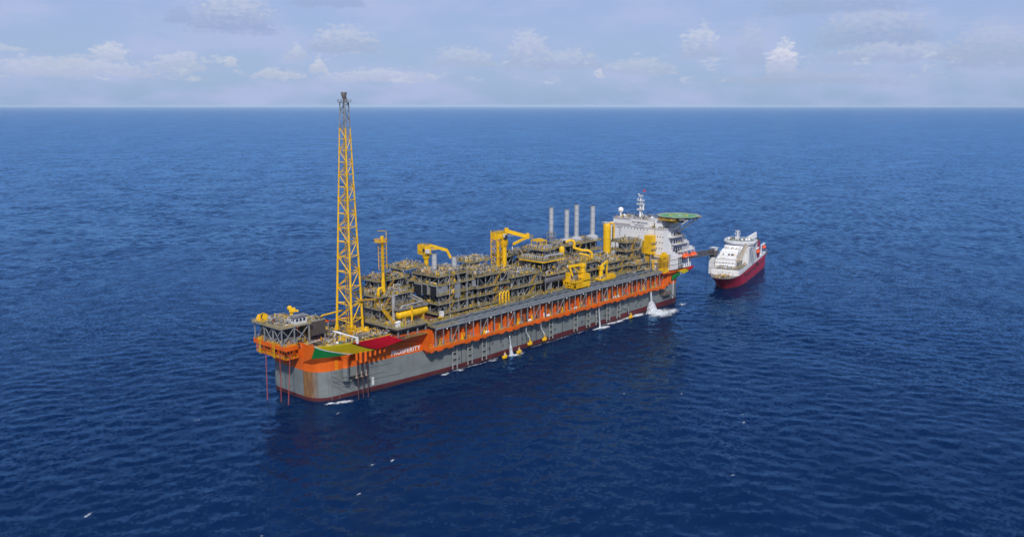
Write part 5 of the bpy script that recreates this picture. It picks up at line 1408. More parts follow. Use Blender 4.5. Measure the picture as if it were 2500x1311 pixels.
def win(y, z, w_=.8, h_=.95, x=AX):
    mb = MB(); mb.box(x - .10, x - .004, y - w_ / 2, y + w_ / 2, z - h_ / 2, z + h_ / 2); f = mb.build('window', paint('window frame', (.4, .4, .42), .4, .1), ab)
    mb = MB(); mb.box(x - .14, x - .104, y - w_ / 2 + .1, y + w_ / 2 - .1, z - h_ / 2 + .1, z + h_ / 2 - .1); mb.build('pane', GLASS, f)
for i in range(10): win(10.6 - i * 2.9, 57.7)
for i in range(5): win(-20.4 - i * 2.3, 53.6)
for i in range(4): win(-22.0 - i * 2.4, 49.2)
for i in range(3): win(-24.2 - i * 2.4, 44.8)
def label(txt, size, loc, mat, name, parent, rot=(R(90), 0, R(-90)), sp=1.0, off=0.0):
    c_ = bpy.data.curves.new(name, 'FONT'); c_.body = txt; c_.size = size; c_.extrude = .02; c_.align_x = 'CENTER'; c_.align_y = 'CENTER'; c_.space_character = sp; c_.offset = off
    o = text_mesh(name, c_, mat, parent)
    pl = parent['_o']; o.location = (loc[0] - pl[0], loc[1] - pl[1], loc[2] - pl[2]); o.rotation_euler = rot; return o
label('NO SMOKING', 2.15, (AX - .30, -8.8, 62.6), TEXTD, 'board_lettering', ab, sp=1.05, off=.03)
mb = MB()
for i in range(9):
    mb.box(AX - .31, AX - .255, -8.8 - 4.2 + i * 1.05 - (.0), -8.8 - 4.2 + i * 1.05 + (.35 if i in (0, 8) else .8), 60.35, 61.05)
mb.build('board_small_print', TEXTD, ab)
label('SAFETY FIRST', 1.25, (AX - .09, -8.0, 58.75), paint('faint grey lettering', (.36, .38, .38), .5, .05), 'wall_lettering', ab, sp=1.25)
mb = MB(); mb.path([(AX - .6, 8.8, 52), (AX - .6, 8.8, 59.2)], .16, 6); mb.path([(AX - .5, -22.6, 33), (AX - .5, -22.6, 60)], .12, 5); mb.build('wall_pipe', MID, ab)
# lower block at the stern with windows towards the near side
mb = MB(); mb.box(322.0, 340.6, -33.0, 33.0, 27.71, 36.4); mb.build('lower_wall', WHT, ab)
mb = MB(); mb.add([(AX + .5, -30.2, 43.5), (329.3, -30.2, 43.5), (329.3, -33.0, 38.9), (321.8, -33.0, 38.9), (AX + .5, -30.2, 27.72), (329.3, -30.2, 27.72), (329.3, -33.0, 27.72), (321.8, -33.0, 27.72)],
                  [(3, 2, 1, 0), (4, 5, 6, 7), (0, 4, 7, 3), (3, 7, 6, 2), (2, 6, 5, 1), (1, 5, 4, 0)]); mb.build('side_wall', WHT2, ab)
mb = MB()
for z in (31.8, 35.6): mb.obox((313.3, -31.7, z), (17.2, .4, .3), math.atan2(-2.8, 16.3))
for x, zz, w_ in ((312, 38.4, 2.6), (309.5, 33.4, 2.0)): mb.obox((x, -30.2 - (x - AX) * .172 - .05, zz), (w_, .12, 3.2), math.atan2(-2.8, 16.3))
mb.build('side_wall_panel', paint('tan panel', (.5, .44, .38), .5, .15), ab)
for (xe, z, ya) in ((326.0, 53.0, -33.6), (334.5, 47.2, -33.8), (343.0, 41.2, -34.6)):
    mb = MB(); mb.box(312 if z > 50 else (316 if z > 46 else 321), xe, ya, -30.4, z - .5, z); mb.build('balcony_deck', WHT2, ab)
    mb = MB(); mb.rail([(313 if z > 50 else 321, ya + .1), (xe, ya + .1), (xe, -30.4)], z, closed=False, w=.12, h=1.2); mb.build('balcony_handrail', WHT, ab)
    mb = MB(); mb.box(316, xe - 3.5, -31.6, -30.41, z, z + 4.6); mb.build('balcony_wall', paint('lavender wall with painted shade', (.42, .42, .47), .5, .08), ab)  # shade of the balcony recess is put into the wall colour
    for i in range(4):
        mb = MB(); mb.box(317 + i * 3.2, 318.9 + i * 3.2, -31.68, -31.6, z + .5, z + 3.2)
        if 318.9 + i * 3.2 < xe - 3.5: mb.build('window', GLASS, ab)
    mb = MB(); mb.box(xe - 3.3, xe - .8, -33.0, -30.5, z, z + 2.2); mb.build('locker', BROWN if z > 50 else WHT2, ab)
acc = {}
for (xe, z) in ((326, 53), (334.5, 47.2), (343, 41.2)): smalls(acc, 318, xe - 1, -33.2, -31, z, 12, rng, 1.6)
flush(acc, ab)
mb = MB(); mb.box(329.0, 336, -30.0, 20, 47.2, 53.0); mb.box(329.0, 340, -31.0, 24, 36.4, 47.2); mb.build('stern_wall', WHT2, ab)
for i in range(6):
    for z in (29.4, 31.8, 34.4):
        mb = MB(); xx = 324.2 + i * 2.75; w_ = 1.0 if z > 30 else .8
        mb.box(xx, xx + w_, -33.08, -33.0, z - .8, z + .9); mb.build('window', BLUEG if (i + int(z)) % 3 else GLASS, ab)
mb = MB()
for i in range(7): xx = 323.2 + i * 2.75; mb.box(xx - .12, xx + .12, -33.3, -33.0, 28, 36)
for z in (30.6, 33.2): mb.box(322.2, 340.5, -33.2, -33.0, z - .1, z + .1)
mb.build('wall_frame', WHT, ab)
mb = MB(); mb.rail([(AX, -29.8), (AX, 24.8)], 59.6, closed=False, w=.12); mb.rail([(AX + .4, -17.6), (AX + .4, 15.8), (328, 15.8)], 64.85, closed=False, w=.12); mb.build('roof_handrail', paint('brown rail', (.25, .17, .15), .5, .2), ab)
acc = {}; smalls(acc, AX + 1, 326, -16, 14, 64.85, 80, rng, 2.3); smalls(acc, AX + 1, 312, -29, -18.6, 59.6, 24, rng, 2); flush(acc, ab)
lf = thing('lifeboat', 'orange lifeboat hanging nearest the front of the white stern block', 'lifeboat', (327, -34.6, 38.6), group='orange lifeboats on the white block')
def lifeboat_parts(t, x, y, z, L=8.4, rz=0.0):
    mb = MB(); prof = [(.05, 0), (1.0, .4), (1.6, 1.3), (1.9, 2.8), (1.9, L - 2.8), (1.6, L - 1.2), (1.0, L - .35), (.05, L)]
    mb.lathe(prof, (x - L / 2, y, z), (1, 0, 0), 16); mb.build('boat_hull', LIFE, t)
    mb = MB(); mb.obox((x - .6, y, z + 1.9), (2.6, 1.6, 1.0)); mb.build('canopy', LIFE, t)
    mb = MB(); mb.beam((x - L / 2 + .8, y, z - .25), (x + L / 2 - .8, y, z - .25), 3.9, .22); mb.build('fender_strip', WHT, t)
    for s_ in (-2.4, 2.4):
        mb = MB(); mb.beam((x + s_, y + 1.6, z + 3.0), (x + s_, y, z + 3.0), .4); mb.beam((x + s_, y, z + 3.0), (x + s_, y, z + 1.3), .2); mb.build('davit', WHT2, t)
lifeboat_parts(lf, 328.6, -35.6, 37.2)
lf2 = thing('lifeboat', 'orange lifeboat hanging at the outer stern end of the white block', 'lifeboat', (337, -35.4, 38), group='orange lifeboats on the white block')
lifeboat_parts(lf2, 338.6, -36.0, 37.2)

# radome, mast, small domes, helideck
rd = thing('satellite_dome', 'big white satellite dome on the white block roof, nearest the thick yellow column', 'dome', (311, 13.4, 64.85), group='satellite domes on the roof')
mb = MB(); mb.ball((311, 13.2, 70.3), 2.15, 20, 14); mb.build('dome', WHT, rd)
mb = MB(); mb.tube((311, 13.2, 64.86), (311, 13.2, 68.6), .7, 10, .9); mb.build('pedestal', WHT2, rd)
for i, (x, y, r_, z) in enumerate(((309, 8.2, 1.0, 66.6), (309, -17.0, 1.0, 66.6))):
    t = thing('satellite_dome', ('small white satellite dome beside the big dome', 'small white satellite dome at the helideck end of the roof')[i], 'dome', (x, y, 64.85), group='satellite domes on the roof')
    mb = MB(); mb.ball((x, y, z), r_, 14, 10); mb.build('dome', WHT, t)
    mb = MB(); mb.tube((x, y, 64.86), (x, y, z - r_ * .8), .3, 8); mb.build('pedestal', WHT2, t)
mt = thing('radar_mast', 'white radar mast with platforms on the accommodation roof', 'mast', (312, -4, 64.85))
mb = MB(); mb.tube((312, -4.2, 64.86), (312, -4.2, 82.0), 1.0, 12, .55); mb.beam((312, -8.0, 64.9), (312, -5, 71), .35); mb.build('mast_pole', WHT, mt)
for z, w_ in ((71.4, 5.4), (75.6, 6.0), (78.4, 5.4), (81.8, 2.6)):
    mb = MB(); mb.obox((312, -4.4, z), (3.0, w_, .25)); mb.rail([(310.5, -4.4 - w_ / 2), (313.5, -4.4 - w_ / 2), (313.5, -4.4 + w_ / 2), (310.5, -4.4 + w_ / 2)], z + .1, step=1.2, h=1.0); mb.build('mast_platform', WHT2, mt)
for (y, z, r_) in ((-2.4, 79.8, .55), (-3.0, 83.4, .6), (-6.6, 77.0, .4)):
    mb = MB(); mb.ball((311.2, y, z), r_, 10, 8); mb.build('antenna_dome', WHT, mt)
mb = MB(); mb.beam((311, -6.4, 76.2), (311, -2.0, 76.2), .5, .5); mb.beam((311, -7, 72.4), (311, -1.6, 72.4), .45); mb.tube((312, -6.6, 71.5), (312, -6.6, 75.6), .7, 10); mb.build('radar_scanner', WHT, mt)
mb = MB(); mb.beam((312, -5.4, 82), (312, -6.4, 87.0), .12); mb.build('flag_staff', MID, mt)
mb = MB(); mb.box(311.9, 312.0, -8.4, -6.4, 85.6, 87.0); mb.build('pennant', paint('pink red cloth', (.7, .05, .08), .6, .1), mt)
hd = thing('helideck', 'green helicopter landing deck with yellow circle beside the radar mast', 'helideck', (324, -30, 68))
HX, HY, HZ, HR = 324.2, -30.6, 68.3, 15.6
oc = [(HX + HR * math.cos(2 * math.pi * (i + .5) / 8), HY + HR * math.sin(2 * math.pi * (i + .5) / 8)) for i in range(8)]
mb = MB(); mb.prism(oc, HZ - .5, HZ); mb.build('landing_deck', HELI, hd)
def ringm(r0, r1, z, n=48):
    mb = MB(); vs = []
    for rr in (r0, r1):
        for zz in (z, z + .02):
            vs += [(HX + rr * math.cos(2 * math.pi * i / n), HY + rr * math.sin(2 * math.pi * i / n), zz) for i in range(n)]
    fs = []
    for i in range(n):
        j = (i + 1) % n
        fs += [(n + i, n + j, 3 * n + j, 3 * n + i), (i, 2 * n + i, 2 * n + j, j), (2 * n + i, 3 * n + i, 3 * n + j, 2 * n + j), (i, j, n + j, n + i)]
    mb.add(vs, fs); return mb
ringm(6.2, 7.3, HZ + .004).build('aiming_circle', YEL, hd)
mb = MB(); mb.obox((HX, HY, HZ + .014), (.8, 4.4, .02), R(-20)); mb.obox((HX + 2.3 * .94, HY - 2.3 * .34, HZ + .014), (.8, 4.4, .02), R(-20)); mb.obox((HX + 1.15 * .94, HY - 1.15 * .34, HZ + .03), (1.5, .7, .01), R(-20)); mb.build('letter_h', WHT, hd)
mb = MB()
for i in range(8):
    a, b = Vector((*oc[i], 0)), Vector((*oc[(i + 1) % 8], 0)); c_ = Vector((HX, HY, 0))
    a2, b2 = c_ + (a - c_) * 1.10, c_ + (b - c_) * 1.10
    for k in range(4):
        p, q = a.lerp(b, (k + .06) / 4), a.lerp(b, (k + .94) / 4); p2, q2 = a2.lerp(b2, (k + .06) / 4), a2.lerp(b2, (k + .94) / 4)
        mb.beam((p.x, p.y, HZ - .2), (p2.x, p2.y, HZ + .1), .15); mb.beam((q.x, q.y, HZ - .2), (q2.x, q2.y, HZ + .1), .15); mb.beam((p2.x, p2.y, HZ + .1), (q2.x, q2.y, HZ + .1), .18)
        mb.add([(p.x, p.y, HZ - .2), (q.x, q.y, HZ - .2), (q2.x, q2.y, HZ + .05), (p2.x, p2.y, HZ + .05)], [(0, 1, 2, 3)])
mb.build('safety_net', paint('net tan', (.36, .30, .2), .7, .2), hd)
mb = MB(); n_ = 48; ww = HR * .93
for i in range(8):
    a, b = Vector((*oc[i], 0)), Vector((*oc[(i + 1) % 8], 0)); c_ = Vector((HX, HY, 0)); p, q = c_ + (a - c_) * .985, c_ + (b - c_) * .985
    mb.beam((p.x, p.y, HZ + .012), (q.x, q.y, HZ + .012), .4, .02)
mb.build('edge_line', WHT, hd)
mb = MB()
for yy in (-40, -31, -22):
    mb.beam((310.5, yy, HZ - 1.4), (337.5, yy, HZ - 1.4), .4, 1.4)
for xx in (313, 319, 325, 331, 336): mb.beam((xx, -43.5, HZ - 1.4), (xx, -18, HZ - 1.4), .35, 1.2)
mb.build('under_truss', STEEL, hd)
for (a, b) in (((333, -42, HZ - 2), (328.8, -30.2, 57.0)), ((317, -43, HZ - 2), (317, -30.2, 57.5)), ((326, -44, HZ - 2), (323, -30.2, 55))):
    mb = MB(); mb.tube(a, b, .55, 9); mb.build('strut', WHT, hd)
mb = MB(); mb.box(308, 316, -26.5, -20.5, 59.61, HZ - 2.0); mb.box(317, 328, -29, -18, 59.61, 64.5); mb.build('support_column', WHT, hd)
mb = MB(); mb.box(309.0, 320, -38, -29.8, 64.2, 65.2); mb.build('lower_landing', paint('olive steel', (.16, .14, .06), .6, .2), hd)
acc = {}; smalls(acc, 306.5, 313, -36, -24, 66.4, 26, rng, 1.4); flush(acc, hd)
mb = MB(); mb.box(306, 314, -37, -24, 66.0, 66.4); mb.rail([(306, -37), (314, -37), (314, -24), (306, -24)], 66.4, w=.14); mb.build('access_platform', YELD, hd)

# ------------------------------------------------------------------ support ship and gangway
sv = thing('support_ship', 'red and white support ship with a tall bridge moored beyond the stern', 'ship', (392, -31.5, 0), R(15.6))
sv['_o'] = [0, 0, 0]
ST = [(8.7, .2, -4.0, .6), (9.6, 1.4, -3.4, 3.4), (12, 3.0, -1.5, 6.2), (15, 4.7, 2, 8.6), (19, 6.7, 6.5, 10.3), (24, 8.7, 11.5, 11.5), (31, 10.6, 18, 12), (40, 11.6, 30, 12.1), (60, 12, 60, 12.1), (80, 12, 80, 12.1), (100, 12, 100, 12.1), (118, 12, 118, 12), (128, 11.2, 129, 11.4)]
def sheer(u): return float(np.interp(u, [0, 12, 60, 128], [10.4, 10.7, 11.6, 12.8]))
def htop(u): return float(np.interp(u, [s_[2] for s_ in ST], [s_[3] for s_ in ST]))
SRED = hull_material('support ship red', (0.47, 0.018, 0.05), rust=False, streak=0.4)
mb = MB(); vs = []
for (ub, hb, ut, ht) in ST:
    zb, zt = -3.0, sheer(ut)
    for t_ in (0, .3, .65, 1):          # flared bow: the sides curve outwards towards the deck
        q_ = t_ ** 1.4
        for s_ in (-1, 1): vs.append((ub + (ut - ub) * q_, s_ * (hb + (ht - hb) * q_), zb + (zt - zb) * t_))
fs = []
for i in range(len(ST) - 1):
    for j in range(3):
        for s_ in (0, 1):
            a_, b_ = i * 8 + j * 2 + s_, (i + 1) * 8 + j * 2 + s_
            fs.append((a_, b_, b_ + 2, a_ + 2) if s_ == 0 else (a_, a_ + 2, b_ + 2, b_))
for base in (0, (len(ST) - 1) * 8):
    for j in range(3):
        q_ = (base + j * 2, base + j * 2 + 2, base + j * 2 + 3, base + j * 2 + 1); fs.append(q_ if base == 0 else q_[::-1])
mb.add(vs, fs); mb.build('red_hull', SRED, sv, local=True, angle=40)
mb = MB(); uu = [-3.6, 0, 3, 7, 12, 18, 30, 60, 100, 128]
mb.add([(u, s_ * (htop(u) - .15), sheer(u) - .35) for s_ in (-1, 1) for u in uu], [(i, i + 1, len(uu) + i + 1, len(uu) + i) for i in range(len(uu) - 1)])
mb.build('weather_deck', paint('support deck', (.22, .2, .18), .6, .2), sv, local=True)
def wband(name, u0, u1, dz0, z1, mat, inset=0.0):
    mb = MB(); uu = [u0] + [u for u in (14, 18, 24, 30, 45, 60, 80, 100, 118) if u0 < u < u1] + [u1]; n = len(uu); vs = []
    for top in (0, 1):
        for s_ in (-1, 1):
            for u in uu: vs.append((u, s_ * (htop(u) - inset), z1 if top else sheer(u) + dz0))
    f = []
    for i in range(n - 1):
        f += [(i, i + 1, 2 * n + i + 1, 2 * n + i), (n + i, 3 * n + i, 3 * n + i + 1, n + i + 1), (2 * n + i, 2 * n + i + 1, 3 * n + i + 1, 3 * n + i)]
    f += [(0, 2 * n, 3 * n, n), (n - 1, 2 * n - 1, 4 * n - 1, 3 * n - 1)]
    mb.add(vs, f); return mb.build(name, mat, sv, local=True, angle=30)
wband('white_side', 13.0, 96, 0.003, 14.6, WHT, 0.05)
wband('white_side', 96.01, 128, 0.003, 14.4, WHT, 0.06)
def sbox(name, u0, u1, v0, v1, z0, z1, mat, tu=0.0, tv=0.0, tb=0.0):
    mb = MB(); mb.add([(u0, v0, z0), (u1, v0, z0), (u1, v1, z0), (u0, v1, z0), (u0 + tu, v0 + tv, z1), (u1 - tb, v0 + tv, z1), (u1 - tb, v1 - tv, z1), (u0 + tu, v1 - tv, z1)],
        [(0, 3, 2, 1), (4, 5, 6, 7), (0, 1, 5, 4), (1, 2, 6, 5), (2, 3, 7, 6), (3, 0, 4, 7)])
    return mb.build(name, mat, sv, local=True, smooth=False)
sbox('foredeck_house', 24.0, 60, -5.8, 11.3, 14.61, 21.6, WHT, 1.6, 0)
sbox('forward_house', 26.5, 70, -5.4, 10.8, 21.61, 23.6, WHT, 3.0, .4)
sbox('forward_house', 32.5, 70, -5.0, 10.4, 23.61, 25.6, WHT, 3.0, .4)
sbox('forward_house', 38.5, 70, -4.6, 10.0, 25.61, 28.0, WHT, 3.0, .4)
for (u_, z_) in ((26.0, 21.6), (31.0, 23.6), (37.0, 25.6)):
    mb = MB(); mb.rail([(u_ + 6, -5.3), (u_, -5.3), (u_, 10.7), (u_ + 6, 10.7)], z_, closed=False, w=.14, step=1.6); mb.build('step_handrail', WHT2, sv, local=True)
sbox('side_house', 48, 84, -12.0, -6.0, 14.61, 29.0, WHT2, 0.8, 0)
sbox('house', 50, 84, -5.99, 11, 14.62, 29.5, WHT, 3.0, .6)
sbox('mid_house', 44, 52, -8.5, -5.81, 14.61, 24.6, WHT, 0.4, 0)
mb = MB()
brf = [(55.0, -4.4), (55.0, 3.6), (57.5, 9.8), (61, 12.4), (72, 12.4), (78, 9), (78, -10), (72, -13.6), (61, -13.6), (57.5, -10.6)]
def sc(f, du=0.0): return [((p[0] - 66.5) * f + 66.5 + du, (p[1] + .6) * f - .6) for p in brf]
mb.prism(sc(.94), 28.2, 29.6); mb.prism(sc(1.0), 30.5, 32.0); mb.build('bridge', WHT, sv, local=True)
mb = MB(); mb.prism(sc(.99), 29.603, 30.497); mb.build('bridge_windows', paint('bridge glass', (.025, .04, .11), .12, .1), sv, local=True)
mb = MB(); mb.prism(sc(1.05, -.3), 32.003, 32.9); mb.build('bridge_roof', WHT, sv, local=True)
mb = MB(); mb.prism(sc(.88), 32.903, 33.1); mb.build('roof_deck', paint('grey green deck', (.20, .26, .25), .6, .1), sv, local=True)
mb = MB(); mb.rail(sc(1.02), 32.9, step=1.6, w=.14); mb.build('roof_handrail', WHT2, sv, local=True)
for (u, v, r_) in ((59, 8.5, 1.1), (58.0, -3.5, 1.0), (60, -9.0, 1.3), (66, -7.6, 1.0), (70, 6.0, .9), (58.5, -7.0, 1.2)):
    mb = MB(); mb.ball((u, v, 34.7), r_, 12, 8); mb.tube((u, v, 33.1), (u, v, 34.4), .3, 6); mb.build('antenna_dome', WHT if u != 66 else YELD, sv, local=True)
mb = MB(); mb.tube((67, 2.4, 33.1), (67, 2.4, 41.6), 1.0, 10, .6)
for z, w_ in ((35.6, 3.4), (38.0, 4.6), (40.0, 3.6)): mb.box(66, 68, 2.4 - w_ / 2, 2.4 + w_ / 2, z, z + .35); mb.box(66.4, 67.6, 2.4 - w_ / 2, 2.4 - w_ / 2 + .4, z, z + 1.4); mb.box(66.4, 67.6, 2.4 + w_ / 2 - .4, 2.4 + w_ / 2, z, z + 1.4)
mb.box(65.2, 68.8, .8, 4.2, 33.1, 35.4); mb.build('mast', WHT2, sv, local=True)
PW = paint('pale window', (.20, .21, .25), .3, .1)
for (v, z, w_, m_) in ((-1.2, 24.6, 1.0, GLASS), (1.8, 24.5, .7, GLASS), (6.5, 24.6, .5, PW)):
    uf = 33.6; sbox('window', uf - .9, uf + .6, v - w_, v + w_, z - .7, z + .9, m_)
for i in range(6): sbox('window', 24.6, 25.6, 9.4 - i * 2.6, 10.2 - i * 2.6, 18.6, 19.3, PW)
for i in range(5): sbox('window', 24.0, 24.6, 6.4 - i * 1.5, 7.2 - i * 1.5, 16.3, 16.9, PW)
for i in range(3): sbox('deck_line', 23.9 + i * .8, 24.9 + i * .8, -5.86, 11.36, 15.9 + i * 2.7, 16.1 + i * 2.7, MID)
sbox('white_bulwark', 12.9, 14.2, -9.8, 9.6, 10.5, 14.9, WHT, .5)
for i in range(5): sbox('hawse_hole', 12.85, 13.3, -6.5 + i * 2.9 - .4, -6.5 + i * 2.9 + .4, 11.4 + (i % 2) * 1.2, 12.0 + (i % 2) * 1.2, MID)
mb = MB(); mb.rail([(15.0, -10.5), (15.0, 10.6)], 14.7, closed=False, h=1.5, w=.2); mb.rail([(17.5, -9), (17.5, 10)], 14.7, closed=False, h=2.2, w=.2); mb.rail([(15.2, -10.8), (22, -11.5), (46, -11.6)], 14.7, closed=False, h=1.3, w=.16); mb.build('bow_handrail', MID, sv, local=True)
acc = {}; smalls(acc, -1, 11, -5.0, 6.0, 10.3, 40, rng, 2.2); smalls(acc, 16, 48, -11, -6.2, 14.65, 60, rng, 2.8); smalls(acc, 16, 23, -9, 10, 14.65, 40, rng, 2.0); smalls(acc, 27, 31, -5, 10, 21.7, 14, rng, 1.6); smalls(acc, 33, 37, -5, 10, 23.7, 12, rng, 1.4); smalls(acc, 58, 76, -10, 9, 33.1, 40, rng, 1.6); smalls(acc, 48, 56, -11.5, -6.5, 24, 10, rng, 2); smalls(acc, 40, 54, -4, 9, 28.0, 14, rng, 1.2); smalls(acc, 104, 126, -9, 9, 14.4, 60, rng, 3)
for c_, mb in acc.items():
    if mb.v: mb.build(NAMES[c_], COLM[c_], sv, kind='stuff', local=True)
mb = MB(); mb.tube((4, 2, 10.3), (4, 5, 10.3), 1.4, 12); mb.tube((6, -3, 11.4), (6, 0, 11.4), 1.3, 12); mb.build('mooring_winch', YELD, sv, local=True)
mb = MB()
for (a, b, wd) in (((51, -12.06, 28.0), (62.5, -12.06, 14.8), .9), ((57, -12.06, 28.4), (68.5, -12.06, 14.8), .9), ((63, -12.14, 14.4), (66, -12.14, 11.6), .8), ((69, -12.14, 14.4), (72, -12.14, 11.8), .8)): mb.beam(a, b, .12, wd)
mb.build('green_stripe', GRNS, sv, local=True)
mb = MB(); mb.tube((34, -13.2, 7.9), (118, -13.2 + 1.2, 8.6), .35, 8); mb.obox((33.5, -11.9, 9.3), (2.4, 1.2, 1.6)); mb.obox((84, -12.3, 10.0), (2.6, 1.2, 3.0)); mb.build('rubbing_fender', BLK, sv, local=True)
# cranes, funnels, lifeboats of the support ship
mb = MB(); mb.tube((32, -8.4, 14.6), (32, -8.4, 20.4), 1.6, 12); mb.box(30, 34.5, -9.8, -6.6, 19.6, 20.6); mb.build('crane_pedestal', MID, sv, local=True)
mb = MB(); mb.beam((30.5, -7.2, 20.9), (35.0, -12.3, 34.2), 2.9, 2.4); mb.beam((29.4, -6.4, 20.2), (33, -8.0, 21.4), 2.6); mb.build('crane_boom', BEIGE, sv, local=True)
mb = MB(); mb.add([(74, -3.0, 34.0), (83, -9.6, 38.6), (83.4, -9.6, 33.6), (78, -6.0, 33.2), (74, -4.4, 34.0), (83, -11.0, 38.6), (83.4, -11.0, 33.6), (78, -7.4, 33.2)], [(0, 1, 2, 3), (7, 6, 5, 4), (0, 4, 5, 1), (1, 5, 6, 2), (2, 6, 7, 3), (3, 7, 4, 0)]); mb.beam((79, -7, 29), (80, -7.4, 34), 1.4); mb.build('aft_crane_boom', WHT2, sv, local=True)
sbox('funnel', 86, 96, -12.0, -8.4, 14.41, 29.4, REDP, .8, .2); sbox('funnel', 86, 96, 3, 8, 14.41, 29.4, REDP, .8, .3)
for v in (-11.2, -10.2, -9.2, 4.6, 6.4):
    mb = MB(); mb.tube((90, v, 29.2), (92, v, 32.2), .5, 8); mb.build('funnel_pipe', BLK, sv, local=True)
for i, u in enumerate((83.5, 111)):
    t = thing('lifeboat', ('orange lifeboat beside the red funnels of the support ship', 'orange lifeboat in a white frame at the stern of the support ship')[i], 'lifeboat', (392 + math.cos(R(15.6)) * u + math.sin(R(15.6)) * 12.9, -31.5 + math.sin(R(15.6)) * u - math.cos(R(15.6)) * 12.9, 20), R(15.6), group='orange lifeboats on the support ship')
    t['_o'] = [0, 0, 0]
    mb = MB(); prof = [(.1, 0), (.8, .4), (1.3, 1.3), (1.6, 2.8), (1.6, 6), (1.3, 7.4), (.8, 8.3), (.1, 8.7)]
    mb.lathe(prof, (-4, 0, 1.0), (1, 0, 0), 14); mb.build('boat_hull', LIFE, t, local=True)
    mb = MB(); mb.box(-2.2, 2.0, -.7, .7, 2.4, 3.1); mb.build('canopy', LIFE, t, local=True)
    sbox('lifeboat_frame', u - 5, u - 4.2, -11.6, -10.8, 12, 24.4, WHT); sbox('lifeboat_frame', u + 4.6, u + 5.4, -11.6, -10.8, 12, 24.4, WHT); sbox('lifeboat_frame', u - 5, u + 5.4, -13.0, -11.61, 23.6, 24.4, WHT)
sbox('stern_platform', 128, 137, -11.5, -2, 11.0, 12.4, paint('brown steel', (.16, .09, .06), .6, .2)); sbox('stern_house', 97, 104, -7, 9, 14.41, 21, WHT2)
mb = MB()
for p in ((129, -11, 12), (136, -11, 12)): mb.beam(p, (p[0], p[1], 16), .3)
mb.beam((129, -11, 16), (136, -11, 16), .3); mb.beam((129, -11, 12), (136, -11, 16), .2); mb.build('stern_frame', MID, sv, local=True)
# gangway tower and the gangway
sbox('gangway_tower', 24.5, 29.5, 11.9, 16.6, 8.6, 22.8, WHT2); sbox('tower_foot', 20, 34, 11.0, 11.89, 9.6, 15.5, WHT2)
mb = MB()
for z in (13.5, 18.2): mb.box(24.4, 29.6, 11.3, 16.5, z, z + .2)
mb.build('tower_seam', MID, sv, local=True)
gwt = thing('gangway', 'dark lattice gangway reaching from the white support ship tower to the stern block', 'gangway', (392 + math.cos(R(15.6)) * 27 - math.sin(R(15.6)) * 14, -31.5 + math.sin(R(15.6)) * 27 + math.cos(R(15.6)) * 14, 22.8))
GA = Vector((gwt.location.x - .5, gwt.location.y, 25.6)); GB = Vector((344.5, -24.0, 31.8))
GW = paint('gangway steel', (0.10, 0.085, 0.085), .6, .25)
dirg = (GB - GA).normalized(); sdv = Vector((-dirg.y, dirg.x, 0)).normalized() * 1.5; upv = Vector((0, 0, 3.4))
n = 13
for s_ in (-1, 1):
    for k in (0, 1):
        mb = MB(); mb.beam(GA + sdv * s_ + upv * k, GB + sdv * s_ + upv * k, .58); mb.build('chord', GW, gwt)
mb = MB()
for i in range(n):
    p, q = GA.lerp(GB, i / n), GA.lerp(GB, (i + 1) / n)
    for s_ in (-1, 1):
        mb.beam(p + sdv * s_, p + sdv * s_ + upv, .36); mb.beam(p + sdv * s_ + (upv if i % 2 else Vector()), q + sdv * s_ + (Vector() if i % 2 else upv), .36)
    mb.beam(p + sdv + upv, q - sdv + upv, .18)
mb.build('lattice', GW, gwt)
mb = MB(); mb.beam(GA + Vector((0, 0, .1)), GB + Vector((0, 0, .1)), 2.7, .25); mb.build('walkway', MID, gwt)
mb = MB(); L_ = gwt.location; mb.tube((L_.x, L_.y, 22.82), (L_.x, L_.y, 24.6), 2.6, 14); mb.box(L_.x - 3.4, L_.x + 3.6, L_.y - 3, L_.y + 3, 24.6, 28.6); mb.build('slewing_base', GW, gwt)
mb = MB(); mb.box(L_.x - 1.5, L_.x + 2.8, L_.y - 2.6, L_.y + 1.4, 28.62, 30.6); mb.box(L_.x - 2.6, L_.x + 3.6, L_.y - 3.2, L_.y + 2.2, 30.6, 31.0); mb.build('control_cabin', WHT2, gwt)
mb = MB(); mb.beam((L_.x - 7.5, L_.y + 1, 25), (L_.x - 7.5, L_.y + 1, 0.5), .35); mb.build('hanging_hose', paint('blue hose', (.02, .07, .22), .5, .1), gwt)

